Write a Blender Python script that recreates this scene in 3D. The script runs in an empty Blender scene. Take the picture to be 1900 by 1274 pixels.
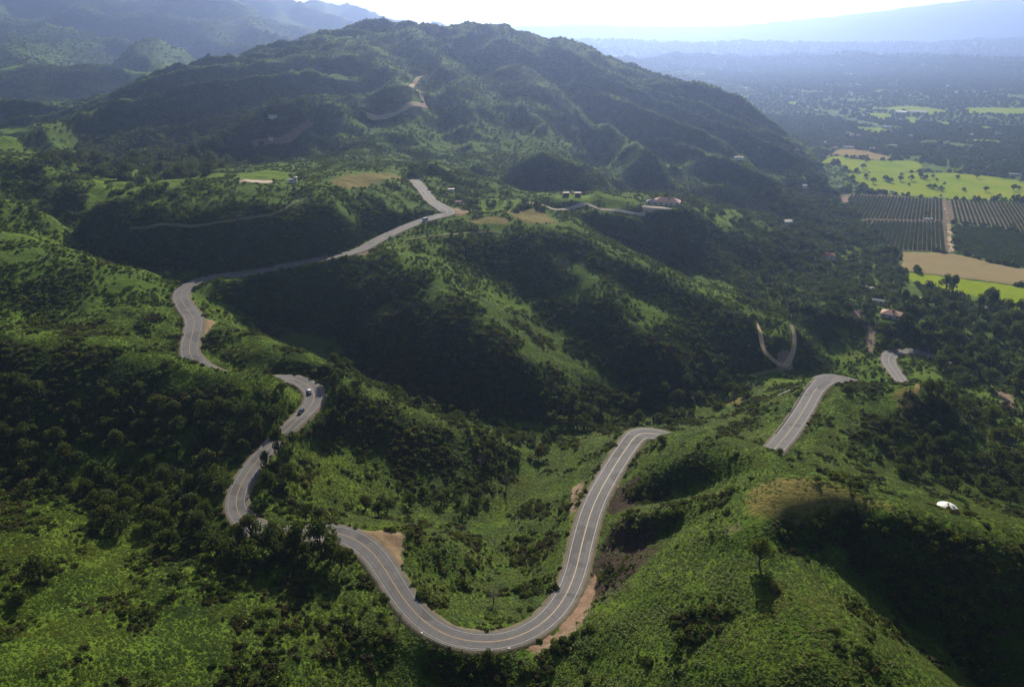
import bpy, bmesh, math, random
import numpy as np
from mathutils import Vector, Matrix

C = bpy.context.scene.collection
R = math.radians
rng = np.random.default_rng(7)
random.seed(7)

# ------------------------------------------------------------------ camera, sky, sun, exposure
CAMZ = 240.0
PITCH = R(23.7)
FPX = 1350.0                      # focal length in pixels of the 1900 px wide photograph
cam = bpy.data.cameras.new('camera')
cam.sensor_width = 36.0
cam.lens = 36.0 * FPX / 1900.0
cam.clip_start, cam.clip_end = 1.0, 60000.0
cam_o = bpy.data.objects.new('camera', cam)
C.objects.link(cam_o)
cam_o.location = (0, 0, CAMZ)
cam_o.rotation_euler = (math.pi / 2 - PITCH, 0, 0)
bpy.context.scene.camera = cam_o

SUN_EL, SUN_AZ = R(27.5), R(8.0)  # azimuth measured from +Y towards +X
w = bpy.data.worlds.new('World')
bpy.context.scene.world = w
w.use_nodes = True
nt = w.node_tree
sky = nt.nodes.new('ShaderNodeTexSky')
sky.sky_type = 'NISHITA'
sky.sun_disc = False
sky.sun_elevation = SUN_EL
sky.sun_rotation = SUN_AZ
sky.altitude = 300
sky.air_density = 1.0
sky.dust_density = 1.5
nt.links.new(sky.outputs[0], nt.nodes['Background'].inputs[0])
nt.nodes['Background'].inputs[1].default_value = 0.05
sl = bpy.data.lights.new('sun', 'SUN')
sl.energy = 5.0
sl.angle = R(0.5)
sl.color = (1.0, 0.915, 0.745)
so = bpy.data.objects.new('sun', sl)
C.objects.link(so)
so.location = (0, 0, 900)
sdir = Vector((math.sin(SUN_AZ) * math.cos(SUN_EL), math.cos(SUN_AZ) * math.cos(SUN_EL), math.sin(SUN_EL)))
so.rotation_euler = (-sdir).to_track_quat('-Z', 'Y').to_euler()
vs = bpy.context.scene.view_settings
vs.view_transform = 'Standard'
vs.look = 'None'
vs.exposure = 0.68
vs.gamma = 1.0
bpy.context.scene.cycles.volume_bounces = 1
bpy.context.scene.cycles.max_bounces = 6
bpy.context.scene.cycles.diffuse_bounces = 2
bpy.context.scene.cycles.transmission_bounces = 3
bpy.context.scene.cycles.glossy_bounces = 1
bpy.context.scene.cycles.caustics_reflective = False

# ------------------------------------------------------------------ survey of the place
# A sight line (px, py) of the photograph meets a height Z, or a distance, at one point of the ground.
CS, SN = math.cos(PITCH), math.sin(PITCH)

def ray(px, py):
    u = (px - 950.0) / FPX
    v = (py - 637.0) / FPX
    return np.array([u, CS - v * SN, -(SN + v * CS)])

def PZ(px, py, z):
    d = ray(px, py)
    return np.array([0, 0, CAMZ]) + d * ((z - CAMZ) / d[2])

def PD(px, py, dist):
    return np.array([0, 0, CAMZ]) + ray(px, py) * dist

def project(p):
    """world points (n,3) -> px, py, depth"""
    p = np.asarray(p, float)
    x, y, z = p[..., 0], p[..., 1], p[..., 2] - CAMZ
    dep = y * CS - z * SN
    dep = np.where(np.abs(dep) < 1e-3, 1e-3, dep)
    up = y * SN + z * CS
    return 950 + FPX * x / dep, 637 - FPX * up / dep, dep

# --- noise
def _hash(ix, iy, seed):
    h = (ix.astype(np.int64) * 374761393 + iy.astype(np.int64) * 668265263 + seed * 974711) & 0x7fffffff
    h = ((h ^ (h >> 13)) * 1274126177) & 0x7fffffff
    return (h ^ (h >> 16)) & 0xffff

def perlin(x, y, seed=0):
    x0 = np.floor(x); y0 = np.floor(y)
    fx, fy = x - x0, y - y0
    ux = fx * fx * fx * (fx * (fx * 6 - 15) + 10); uy = fy * fy * fy * (fy * (fy * 6 - 15) + 10)
    def g(i, j):
        a = _hash(x0 + i, y0 + j, seed) * (2 * math.pi / 65536.0)
        return np.cos(a) * (fx - i) + np.sin(a) * (fy - j)
    n0 = g(0, 0) * (1 - ux) + g(1, 0) * ux
    n1 = g(0, 1) * (1 - ux) + g(1, 1) * ux
    return (n0 * (1 - uy) + n1 * uy) * 1.5

def fbm(x, y, oct=4, seed=0, gain=0.5):
    s = 0; a = 1.0; f = 1.0
    for i in range(oct):
        s = s + a * perlin(x * f + 17.3 * i, y * f - 9.1 * i, seed + i)
        a *= gain; f *= 2.03
    return s

def ridged(x, y, oct=4, seed=0):
    s = 0; a = 1.0; f = 1.0; wgt = 1.0
    for i in range(oct):
        n = 1.0 - np.abs(perlin(x * f + 31.7 * i, y * f + 5.3 * i, seed + i))
        n = n * n * wgt
        wgt = np.clip(n * 1.6, 0, 1)
        s = s + a * n
        a *= 0.5; f *= 2.1
    return s - 0.9

# --- roads: (px, py, Z, half width)
ROAD = [(1950, 735, 2, 4.5), (1860, 700, 3, 4.5), (1770, 672, 4, 4.5), (1700, 652, 5, 4.5), (1662, 652, 6, 5), (1648, 668, 8, 5), (1668, 700, 12, 4.5), (1690, 735, 18, 4.5),
        (1660, 735, 26, 4.5), (1600, 712, 33, 4.5), (1545, 701, 37, 5.5), (1515, 720, 38.5, 5), (1490, 762, 40, 5), (1452, 815, 42, 5),
        (1400, 860, 43.5, 4.7), (1320, 850, 44.5, 4.5), (1245, 812, 45.5, 5), (1190, 803, 46, 5.6), (1163, 830, 46.6, 5.2), (1125, 890, 47.6, 5), (1100, 940, 48.3, 5),
        (1082, 1000, 49, 4.9), (1066, 1065, 50, 4.6), (1040, 1120, 51, 4.4), (1000, 1160, 52, 4.2), (950, 1184, 52.6, 4.1), (900, 1191, 53, 4.1), (840, 1182, 53.6, 4.1),
        (790, 1155, 54.2, 4.2), (750, 1112, 55, 4.4), (722, 1068, 55.7, 4.7), (695, 1028, 56.4, 4.9), (660, 1000, 57, 5), (625, 988, 57.6, 5), (570, 988, 58.5, 5),
        (505, 990, 59.6, 4.6), (455, 968, 60.6, 4.4), (437, 935, 61.2, 4.2), (450, 892, 62, 4.2), (482, 848, 62.9, 4.2), (520, 808, 63.8, 4.1), (552, 778, 64.5, 4.3),
        (580, 748, 65.3, 4.8), (580, 722, 66.2, 5.0), (545, 702, 67.2, 4.4), (485, 704, 68.3, 4.5), (432, 701, 69.6, 4.5), (385, 684, 71.3, 4.5), (352, 657, 73, 4.8), (357, 618, 74.4, 5.2), (360, 592, 75.3, 5.2),
        (345, 570, 76.2, 5), (335, 548, 77.2, 5), (352, 528, 78.5, 5), (395, 513, 79.8, 4.8), (455, 507, 80.8, 4.7), (520, 494, 82, 4.7), (590, 481, 83.2, 4.7), (660, 466, 84.5, 4.8),
        (705, 443, 86.6, 5), (745, 424, 88.3, 5), (790, 407, 90.4, 5.4), (830, 396, 92, 6.5), (826, 388, 93.2, 6.5), (800, 372, 95.3, 5), (785, 352, 97.5, 5), (768, 334, 99.5, 5)]

def cr_spline(pts, step):
    pts = np.asarray(pts, float)
    out = []
    n = len(pts)
    for i in range(n - 1):
        p0, p1, p2, p3 = pts[max(i - 1, 0)], pts[i], pts[i + 1], pts[min(i + 2, n - 1)]
        k = max(2, int(np.linalg.norm(p2[:3] - p1[:3]) / step))
        for j in range(k):
            t = j / k
            out.append(0.5 * ((2 * p1) + (-p0 + p2) * t + (2 * p0 - 5 * p1 + 4 * p2 - p3) * t * t + (-p0 + 3 * p1 - 3 * p2 + p3) * t ** 3))
    out.append(pts[-1])
    return np.array(out)

road_ctrl = np.array([list(PZ(a, b, z)) + [hw] for a, b, z, hw in ROAD])
road_c = cr_spline(road_ctrl, 2.0)
for _ in range(6):                                      # ease the kinks
    road_c[1:-1] = 0.25 * road_c[:-2] + 0.5 * road_c[1:-1] + 0.25 * road_c[2:]

# --- ridges, valleys and slopes: (px, py, Z) points; 'D' lines carry a distance instead
ZL = [
    # ravine inside the hairpin and the main creek
    [(905, 1150, 47), (900, 1060, 37), (925, 960, 27), (975, 880, 24), (1040, 805, 20)],
    [(560, 800, 58), (650, 940, 46), (800, 938, 33), (900, 925, 28)],
    [(420, 585, 66), (520, 645, 50), (640, 695, 41), (750, 735, 35), (850, 775, 29), (960, 785, 24), (1100, 780, 19), (1220, 765, 15), (1340, 725, 13), (1440, 690, 14), (1520, 655, 8)],
    # turnout knob and the ledges
    [(690, 985, 57.5), (745, 985, 57), (752, 1040, 55.5)],
    [(770, 985, 57), (835, 1010, 51), (880, 1060, 42)],
    [(780, 1070, 52), (830, 1130, 51)],
    [(530, 862, 60), (640, 888, 46), (750, 886, 38), (850, 890, 33), (900, 880, 29)],
    [(640, 712, 67), (700, 738, 60), (780, 768, 50), (860, 792, 42), (940, 828, 30)],
    [(700, 830, 46), (840, 850, 38)],
    # spur left of the white car, its slope, its ravine
    [(-250, 600, 96), (0, 606, 93.5), (150, 627, 90), (300, 655, 86), (430, 687, 80), (505, 699, 75)],
    [(-100, 760, 75), (100, 760, 74), (300, 770, 72), (420, 780, 70)],
    [(-200, 900, 62), (60, 915, 59), (200, 918, 58), (320, 910, 58.5), (400, 925, 60)],
    # slope at the foot of the picture
    [(-150, 960, 70), (60, 975, 66), (200, 965, 61), (330, 985, 59), (430, 1000, 59)],
    [(-150, 1150, 73), (100, 1130, 68), (300, 1080, 63), (450, 1080, 60), (590, 1060, 58.5)],
    [(-100, 1290, 78), (150, 1270, 72), (350, 1240, 65), (550, 1230, 58), (650, 1200, 56), (720, 1210, 52)],
    [(700, 1270, 50), (820, 1262, 47), (930, 1262, 48), (1000, 1274, 52)],
    [(640, 1080, 57.5), (690, 1130, 56), (740, 1180, 54)],
    # hill beside the hairpin
    [(1225, 810, 49), (1290, 800, 62), (1370, 812, 76), (1430, 838, 85), (1500, 874, 88), (1590, 903, 91), (1700, 938, 89), (1760, 955, 87), (1900, 974, 84), (2200, 1010, 80)],
    [(1130, 905, 50), (1118, 960, 51), (1108, 1010, 52.5), (1098, 1080, 54), (1070, 1135, 55)],
    [(1160, 888, 52), (1230, 880, 62), (1310, 866, 72), (1390, 850, 82)],
    [(1150, 925, 50), (1230, 922, 55), (1300, 905, 65.5), (1370, 888, 78)],
    [(1130, 984, 56), (1180, 972, 61), (1240, 958, 67), (1310, 930, 75), (1390, 900, 84), (1400, 950, 86)],
    [(1112, 1015, 52), (1150, 1010, 54), (1200, 1000, 58.5), (1250, 985, 64)],
    [(1150, 1060, 58), (1180, 1040, 61)], [(1120, 1100, 57)],
    [(1250, 1010, 70), (1190, 1085, 68), (1140, 1145, 64), (1100, 1180, 60), (1040, 1210, 56)],
    [(1430, 962, 86), (1500, 950, 86.5), (1560, 948, 87)], [(1470, 1000, 81), (1520, 1000, 80), (1575, 1005, 79)],
    [(1410, 965, 87), (1412, 1045, 83), (1450, 1090, 84), (1500, 1135, 84), (1600, 1190, 82), (1700, 1243, 79), (1790, 1290, 75)],
    [(1300, 1000, 76), (1280, 1100, 74), (1250, 1200, 72), (1200, 1274, 68)],
    [(1100, 1240, 58), (1000, 1240, 54)],
    [(1420, 1274, 78), (1550, 1274, 80)],
    [(1520, 975, 84), (1580, 1050, 77), (1680, 1140, 69), (1800, 1235, 62), (1860, 1300, 58)],
    [(1640, 962, 90), (1720, 985, 88.5), (1800, 1005, 86.5), (1900, 1030, 83)], [(1650, 1020, 82.5), (1780, 1078, 79.5), (1900, 1120, 74), (2150, 1170, 66)],
    [(1900, 1274, 58), (2150, 1300, 54)],
    # gully and lit shoulder behind that hill
    [(1480, 838, 46), (1560, 848, 44), (1640, 865, 40), (1740, 900, 36), (1900, 930, 28), (2150, 950, 20)],
    [(1575, 706, 44), (1640, 706, 47), (1700, 711, 49), (1725, 722, 46), (1800, 770, 30), (1900, 830, 20)],
    [(1540, 760, 43), (1620, 790, 43), (1720, 800, 38)],
    [(1840, 760, 14), (1950, 800, 8), (2150, 850, 2)],
    [(1450, 745, 33), (1400, 765, 27), (1380, 800, 30)], [(1300, 800, 30), (1350, 790, 26)],
    # oak flats and the knoll of the houses
    [(1540, 640, 6), (1600, 630, 9), (1640, 640, 8)],
    [(1410, 600, 29), (1420, 650, 22), (1452, 680, 17), (1474, 645, 21), (1472, 605, 27)],
    [(1500, 560, 25), (1560, 560, 22), (1650, 585, 17), (1720, 600, 8), (1850, 640, 3), (1950, 680, 1)],
    [(1490, 540, 16), (1600, 515, 9), (1700, 560, 6), (1830, 590, 3), (1950, 620, 1)],
    # slope below the long straight, its spurs and gullies
    [(400, 548, 74), (500, 512, 78.5), (600, 491, 81), (700, 478, 84)],
    [(460, 580, 60), (600, 620, 46), (680, 670, 42)],
    [(380, 595, 74), (470, 620, 73), (560, 650, 71), (620, 684, 69)],
    [(720, 468, 86.5), (770, 497, 83), (850, 570, 69), (950, 660, 50), (1045, 748, 26)],
    [(735, 520, 79), (700, 610, 58), (740, 690, 43)],
    [(860, 470, 78), (930, 520, 62), (1000, 580, 48), (1070, 650, 36), (1160, 735, 22)],
    [(800, 440, 88), (900, 428, 86), (980, 430, 86)],
    [(1040, 428, 86), (1090, 450, 80), (1150, 480, 72), (1220, 510, 62), (1290, 540, 53), (1390, 585, 37), (1430, 640, 24)],
    [(1060, 480, 72), (1130, 560, 57), (1200, 630, 43), (1280, 700, 24)],
    [(1180, 540, 56), (1260, 620, 38), (1330, 690, 20)],
    [(1090, 415, 74), (1170, 440, 60), (1260, 475, 44), (1340, 522, 30), (1420, 560, 20), (1470, 575, 20)],
    # house knoll, drive and shoulders below it
    [(870, 398, 92), (940, 385, 90), (1000, 374, 89), (1055, 366, 89), (1120, 364, 87), (1190, 378, 81), (1232, 382, 80), (1290, 392, 73), (1345, 430, 52), (1400, 470, 33)],
    [(985, 380, 86), (1080, 388, 82), (1180, 397, 78)],
    [(1120, 405, 73), (1190, 420, 66), (1240, 442, 58), (1300, 465, 47), (1345, 495, 36)],
    [(1378, 402, 52), (1440, 430, 36), (1480, 470, 18)],
    [(1400, 520, 20), (1480, 510, 12), (1540, 480, 9), (1560, 430, 9)],
    # hill with the white shed, road cut
    [(150, 395, 103), (200, 372, 110), (270, 347, 117), (350, 337, 120), (440, 336, 120), (540, 340, 118), (600, 345, 116), (680, 328, 112), (730, 322, 109), (755, 336, 103)],
    [(180, 440, 90), (300, 430, 100), (420, 425, 103), (540, 420, 103), (640, 410, 102), (720, 385, 101)],
    [(280, 490, 80), (350, 505, 80), (460, 497, 82), (580, 474, 85), (650, 455, 87), (720, 418, 91), (770, 398, 93)],
    [(230, 490, 80), (150, 440, 84), (60, 405, 92)],
    # near slopes on the west side
    [(-250, 430, 112), (0, 434, 106), (120, 458, 100), (230, 510, 89), (310, 548, 79)],
    [(-100, 580, 86), (100, 612, 80), (220, 628, 77), (320, 645, 74)],
    [(-100, 520, 96), (120, 530, 90), (240, 570, 82)],
    [(-250, 380, 118), (0, 372, 114), (100, 400, 103)],
    [(-250, 285, 132), (0, 293, 127), (90, 315, 117), (170, 350, 107)],
    [(180, 330, 105), (260, 350, 104), (330, 322, 105), (420, 310, 108), (520, 318, 111), (620, 318, 107)],
    [(60, 270, 107), (200, 290, 104), (320, 285, 103), (420, 270, 106), (500, 262, 112), (560, 242, 120)],
    [(-200, 250, 110), (20, 255, 109)],
    # foot of the great hill
    [(600, 300, 112), (660, 250, 124), (620, 200, 140)],
    [(560, 345, 115), (640, 290, 113)],
    [(780, 320, 104), (860, 350, 92), (960, 365, 84), (1060, 352, 80), (1160, 360, 74)],
    [(700, 290, 113), (800, 265, 110), (900, 290, 99), (960, 330, 88)],
]
DL = [
    # the great hill
    [(-300, 260, 940), (-50, 250, 960), (120, 216, 1080), (200, 190, 1160), (300, 141, 1260), (400, 108, 1330), (500, 93, 1370), (600, 59, 1400), (650, 51, 1400), (780, 49, 1400), (820, 53, 1400), (850, 48, 1390),
     (905, 50, 1380), (960, 70, 1360), (1005, 88, 1345), (1060, 82, 1330), (1100, 101, 1310), (1150, 132, 1300), (1210, 154, 1300), (1300, 170, 1310), (1375, 200, 1290), (1435, 240, 1230), (1485, 305, 1090)],
    [(300, 230, 960), (420, 215, 990), (520, 180, 1040), (600, 130, 1180), (640, 80, 1300)],
    [(560, 230, 905), (620, 190, 960)],
    [(640, 60, 1380), (700, 120, 1200), (740, 160, 1090), (760, 200, 980), (750, 250, 880)],
    [(700, 150, 1180), (690, 200, 1020)],
    [(800, 50, 1390), (830, 120, 1240), (870, 180, 1120), (900, 230, 1010), (940, 275, 900)],
    [(760, 120, 1260), (800, 190, 1100), (830, 240, 980)],
    [(910, 60, 1370), (960, 120, 1270), (1010, 180, 1180), (1060, 250, 1040), (1130, 320, 890)],
    [(900, 130, 1280), (960, 220, 1120), (1000, 290, 960)],
    [(1060, 90, 1320), (1120, 150, 1240), (1180, 210, 1150), (1220, 262, 1040), (1180, 300, 930)],
    [(1040, 150, 1290), (1100, 220, 1160), (1110, 280, 1020)],
    [(1220, 165, 1280), (1290, 215, 1210), (1360, 280, 1110), (1430, 335, 1030), (1490, 385, 960)],
    [(1220, 262, 1010), (1290, 274, 985), (1350, 298, 975), (1410, 325, 965), (1480, 372, 950)],
    [(1240, 338, 936), (1320, 368, 930), (1400, 398, 890)],
    [(780, 298, 742), (850, 315, 738), (930, 350, 728)], [(800, 328, 727), (860, 343, 722)],
    [(934, 267, 900), (984, 280, 878), (1032, 297, 872), (1103, 350, 830)], [(930, 333, 846), (1010, 345, 846), (1085, 354, 826)],
    [(1116, 311, 885), (1157, 333, 860), (1217, 358, 835)],
    # beyond the great hill to the west: a ridge with a tall shoulder
    [(-400, 200, 1250), (0, 170, 1350), (60, 178, 1330), (120, 205, 1280)],
    [(-400, 235, 1150), (0, 215, 1180), (80, 222, 1150)],
    [(0, 185, 1500), (130, 190, 1500), (230, 180, 1550)],
    [(-400, 130, 1900), (0, 126, 1900), (60, 130, 1880), (150, 122, 1850), (180, 140, 1830), (200, 172, 1780)],
    [(-400, 160, 1720), (0, 162, 1720), (100, 165, 1720), (180, 185, 1650)],
    [(-100, 120, 2080), (60, 118, 2100), (170, 140, 2050), (230, 150, 2050), (280, 145, 2000)],
    [(170, 88, 2450), (220, 92, 2350), (300, 110, 2250), (330, 122, 2200)],
    [(250, 108, 2700), (330, 95, 2600), (390, 102, 2500), (410, 110, 2300)],
    [(200, 80, 3000), (330, 88, 2950), (430, 92, 2850)],
    [(-500, -160, 4300), (-200, -120, 4200), (0, -80, 4100), (250, -50, 4000), (420, -10, 3900), (455, 5, 3850), (500, 32, 3800), (560, 42, 3750), (600, 49, 3700), (650, 60, 3500)],
    [(-400, 30, 3000), (-100, 40, 3000), (50, 50, 3000), (120, 60, 2900), (200, 95, 2700)],
    [(0, -20, 3600), (80, 30, 3250), (130, 75, 2850)], [(220, -20, 3750), (300, 30, 3400), (380, 75, 3050)], [(140, 0, 3700), (190, 50, 3300)],
    [(60, 90, 2500), (120, 112, 2300)],
    [(1560, 925, 292), (1620, 938, 290), (1680, 951, 288), (1757, 963, 284), (1850, 980, 280), (1980, 1000, 276)],
    # hills and ranges beyond the valley
    [(2500, 100, 5200), (1900, 112, 4700), (1750, 104, 4800), (1600, 99, 4800), (1500, 101, 4900), (1400, 106, 4900), (1250, 103, 4600), (1170, 106, 4300)],
    [(1150, 114, 5300), (1400, 113, 5500), (1700, 112, 5500), (2300, 116, 5600)], [(1000, 92, 7200), (1400, 94, 7300), (1800, 92, 7300), (2300, 90, 7400)],
    [(1100, 72, 6500), (1250, 82, 6300), (1400, 78, 6300), (1550, 82, 6500), (1750, 78, 6600), (1900, 72, 6600), (2300, 60, 6700)],
    [(700, 60, 9500), (900, 62, 9500), (980, 52, 9500), (1060, 43, 9500), (1150, 50, 9600), (1230, 50, 9800), (1350, 50, 10000), (1420, 43, 9700), (1490, 38, 9300), (1560, 44, 8900), (1600, 34, 8700),
     (1680, 28, 8500), (1750, 18, 8400), (1850, 10, 8300), (1950, 5, 8300), (2400, 0, 8300)],
    [(400, 60, 12000), (650, 50, 12000), (1000, 52, 13000), (1500, 52, 13000), (2200, 52, 13000)],
    [(-1000, 0, 9000), (300, 40, 8000)],
]
VALLEY = [(1458, 290), (1440, 245), (1420, 215), (1500, 280), (1560, 360), (1600, 440), (1660, 500), (1780, 560), (1900, 600), (1750, 440), (1850, 370), (1900, 500), (2100, 480), (2100, 700), (1700, 300), (1900, 280), (2200, 300),
          (1550, 230), (1750, 220), (1950, 220), (2300, 220), (1450, 190), (1600, 180), (1800, 170), (2000, 170), (2400, 170), (1350, 150), (1500, 145), (1700, 140), (1900, 138), (2300, 140),
          (1300, 128), (1500, 122), (1200, 122)]

ctrl = []
def densify(P, ds=0.022):
    P = np.array(P)
    for a, b in zip(P[:-1], P[1:]):
        ra = np.hypot(a[0], a[1])
        n = max(1, int(np.ceil(np.hypot(*(b - a)[:2]) / ra / ds)))
        for k in range(n):
            ctrl.append(a + (b - a) * k / n)
    ctrl.append(P[-1])
for L in ZL:
    densify([PZ(*p) for p in L])
for L in DL:
    densify([PD(*p) for p in L], 0.03)
for p in VALLEY:
    ctrl.append(PZ(p[0], p[1], 0.0))
for i in range(0, len(road_c), 5):
    ctrl.append(road_c[i, :3].copy())
for th in np.linspace(-1.2, 1.2, 9):
    ctrl.append(np.array([70 * math.sin(th), 70 * math.cos(th), 70.0]))
    ctrl.append(np.array([15000 * math.sin(th), 15000 * math.cos(th), 250.0 if th < 0.6 else 350.0]))
for s in (-1, 1):
    for rr, z in ((150, 75), (300, 70), (600, 95 if s < 0 else 2), (1200, 110 if s < 0 else 0), (2500, 200 if s < 0 else 0), (5000, 350 if s < 0 else 0)):
        ctrl.append(np.array([s * rr * math.sin(1.05), rr * math.cos(1.05), z]))
ctrl = np.array(ctrl)
key = np.round(np.c_[np.arctan2(ctrl[:, 0], ctrl[:, 1]), np.log(np.hypot(ctrl[:, 0], ctrl[:, 1]))] / 0.004).astype(int)
_, keep = np.unique(key, axis=0, return_index=True)
ctrl = ctrl[np.sort(keep)]

def warp(x, y):
    r = np.maximum(np.hypot(x, y), 60.0)
    return np.clip(np.arctan2(x, np.maximum(y, 1e-6)), -0.95, 0.95), np.log(r), r

EPS = 0.012
ct, cs_, cr = warp(ctrl[:, 0], ctrl[:, 1])
tv = (ctrl[:, 2] - CAMZ) / cr
D = np.sqrt((ct[:, None] - ct[None]) ** 2 + (cs_[:, None] - cs_[None]) ** 2 + EPS ** 2)
n = len(ctrl)
A = np.zeros((n + 3, n + 3))
A[:n, :n] = D - 0.0015 * np.eye(n)
A[:n, n] = 1; A[:n, n + 1] = ct; A[:n, n + 2] = cs_
A[n:, :n] = A[:n, n:].T
W = np.linalg.solve(A, np.r_[tv, 0, 0, 0])

def base_height(x, y):
    sh = x.shape
    t, s, r = warp(x.ravel(), y.ravel())
    out = np.empty_like(t)
    for i in range(0, len(t), 20000):
        sl_ = slice(i, i + 20000)
        d = np.sqrt((t[sl_, None] - ct[None]) ** 2 + (s[sl_, None] - cs_[None]) ** 2 + EPS ** 2)
        out[sl_] = d @ W[:n] + W[n] + W[n + 1] * t[sl_] + W[n + 2] * s[sl_]
    return (CAMZ + r * out).reshape(sh)

# ------------------------------------------------------------------ terrain sheet
def axis_y():
    y = [20.0]
    while y[-1] < 13200:
        v = y[-1]
        if v < 90: st = 10
        elif v < 640: st = 2.2
        elif v < 1600: st = 2.2 + (v - 640) * 0.0055
        else: st = min(7.5 + (v - 1600) * 0.018, 500)
        y.append(v + st)
    return np.array(y)
def axis_x():
    x = [0.0]
    while x[-1] < 9500:
        v = x[-1]
        if v < 420: st = 2.4
        elif v < 1100: st = 2.4 + (v - 420) * 0.009
        else: st = min(8.5 + (v - 1100) * 0.03, 600)
        x.append(v + st)
    x = np.array(x)
    return np.r_[-x[:0:-1], x]
GX, GY = axis_x(), axis_y()
X, Y = np.meshgrid(GX, GY)
Z = base_height(X, Y)
RR = np.hypot(X, Y)

def smooth01(a, b, v):
    t = np.clip((v - a) / (b - a), 0, 1)
    return t * t * (3 - 2 * t)

def road_dist(x, y, line=None, zmax=80.0):
    """nearest distance to the road centre line, its height and half width there (x, y arrays)"""
    L = road_c if line is None else line
    sh = x.shape; xf, yf = x.ravel(), y.ravel()
    d = np.full(xf.shape, 1e9); h = np.zeros_like(d); hw = np.full_like(d, 4.5)
    box = (xf > L[:, 0].min() - 40) & (xf < L[:, 0].max() + 40) & (yf > L[:, 1].min() - 40) & (yf < L[:, 1].max() + 40)
    ii = np.nonzero(box)[0]
    for k in range(0, len(ii), 20000):
        j = ii[k:k + 20000]
        dd = (xf[j, None] - L[None, :, 0]) ** 2 + (yf[j, None] - L[None, :, 1]) ** 2
        m = dd.argmin(1)
        d[j] = np.sqrt(dd[np.arange(len(j)), m]); h[j] = L[m, 2]; hw[j] = L[m, 3]
    return d.reshape(sh), h.reshape(sh), hw.reshape(sh)

# the valley floor stays level; everything else gets gullies and hummocks
valley_mask = smooth01(16, 2, Z) * smooth01(560, 700, RR) * smooth01(7000, 5000, RR) * smooth01(0, 150, X)
near = smooth01(900, 450, RR)
n_far = ridged(X / 330 + 0.35 * fbm(X / 500, Y / 500, 2, 90), Y / 420, 3, 3)
n_mid = ridged(X / 95 + 0.4 * fbm(X / 150, Y / 150, 2, 91), Y / 120, 3, 11)
n_lo = fbm(X / 34, Y / 34, 3, 21)
amp_far = 9 * smooth01(900, 1500, RR) + 30 * smooth01(2200, 4500, RR)
amp_mid = 6 * smooth01(480, 950, RR) + 3.5 * smooth01(330, 480, RR) + 1.5
amp_lo = 1.3 + 1.2 * smooth01(500, 1200, RR)
n_big = ridged(X / 1500 + 0.3 * fbm(X / 2000, Y / 2000, 2, 95), Y / 2000, 4, 33)
# spurs run down from the crest of the great hill and of the west range
ux, uy = X - np.clip(X * 0.62, -330, 60), Y - 1390
ph = np.arctan2(ux, -uy); ur = np.hypot(ux, uy)
n_spur = ridged(ph * 2.9 + 0.3 * fbm(X / 420, Y / 420, 2, 92), ur / 1400 + 3, 2, 55)
a_spur = 44 * smooth01(90, 330, ur) * smooth01(720, 430, ur) * smooth01(690, 820, Y) * smooth01(25, 75, Z)
wx = X * 0.75 + Y * 0.66
n_west = ridged(wx / 560 + 0.35 * fbm(X / 900, Y / 900, 2, 93), (Y * 0.75 - X * 0.66) / 2600, 2, 57)
a_west = 120 * smooth01(1500, 2900, RR) * smooth01(200, -500, X)
hills = (n_spur - 0.2) * a_spur + (n_west - 0.25) * a_west + (n_far - 0.15) * amp_far * 0.5 + (n_mid - 0.1) * amp_mid * 0.55 + n_lo * amp_lo
hills = hills + n_big * 70 * smooth01(2600, 5200, RR) * smooth01(-1500, -200, -X) * 0.5
Z = Z + hills * (1 - valley_mask) + valley_mask * fbm(X / 300, Y / 300, 2, 40) * 1.0
Z = np.clip(Z, -10, 640)
def inside(poly, x, y):
    """which points lie in a polygon of world (x, y)"""
    poly = np.asarray(poly); r = np.zeros(np.shape(x), bool)
    x0, y0 = poly.min(0)[:2]; x1, y1 = poly.max(0)[:2]
    m = (x >= x0) & (x <= x1) & (y >= y0) & (y <= y1)
    xs, ys = x[m], y[m]; c = np.zeros(xs.shape, bool)
    for (ax, ay), (bx, by) in zip(poly[:, :2], np.roll(poly[:, :2], -1, 0)):
        c ^= ((ay > ys) != (by > ys)) & (xs < (bx - ax) * (ys - ay) / ((by - ay) if by != ay else 1e-9) + ax)
    r[m] = c
    return r
# the farmland is level
fl = inside(np.array([PZ(a, b, 0.0) for a, b in [(1452, 270), (2150, 262), (2150, 640), (1900, 612), (1685, 556), (1655, 470), (1580, 405), (1553, 362), (1510, 325)]]), X, Y).astype(float)
for _ in range(7):
    fl = (fl + np.roll(fl, 1, 0) + np.roll(fl, -1, 0)) / 3; fl = (fl + np.roll(fl, 1, 1) + np.roll(fl, -1, 1)) / 3
fl = smooth01(0.15, 0.6, fl); Z = Z * (1 - fl)
rd, rh, rw = road_dist(X, Y)
for px_, py_, z_, r_ in ((1233, 380, 80.5, 17), (1060, 366, 89.5, 7), (1653, 588, 17, 10), (545, 339, 118.5, 6)):      # levelled building plots
    q_ = PZ(px_, py_, z_); k_ = smooth01(r_ + 14, r_, np.hypot(X - q_[0], Y - q_[1])); Z = Z * (1 - k_) + z_ * k_
wgt = smooth01(9.0, 1.5, rd - rw)
flat = rh - 0.35 - 0.25 * np.clip(rd - rw - 1.0, 0, 3)
Z = Z * (1 - wgt) + flat * wgt
Zr = Z

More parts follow.
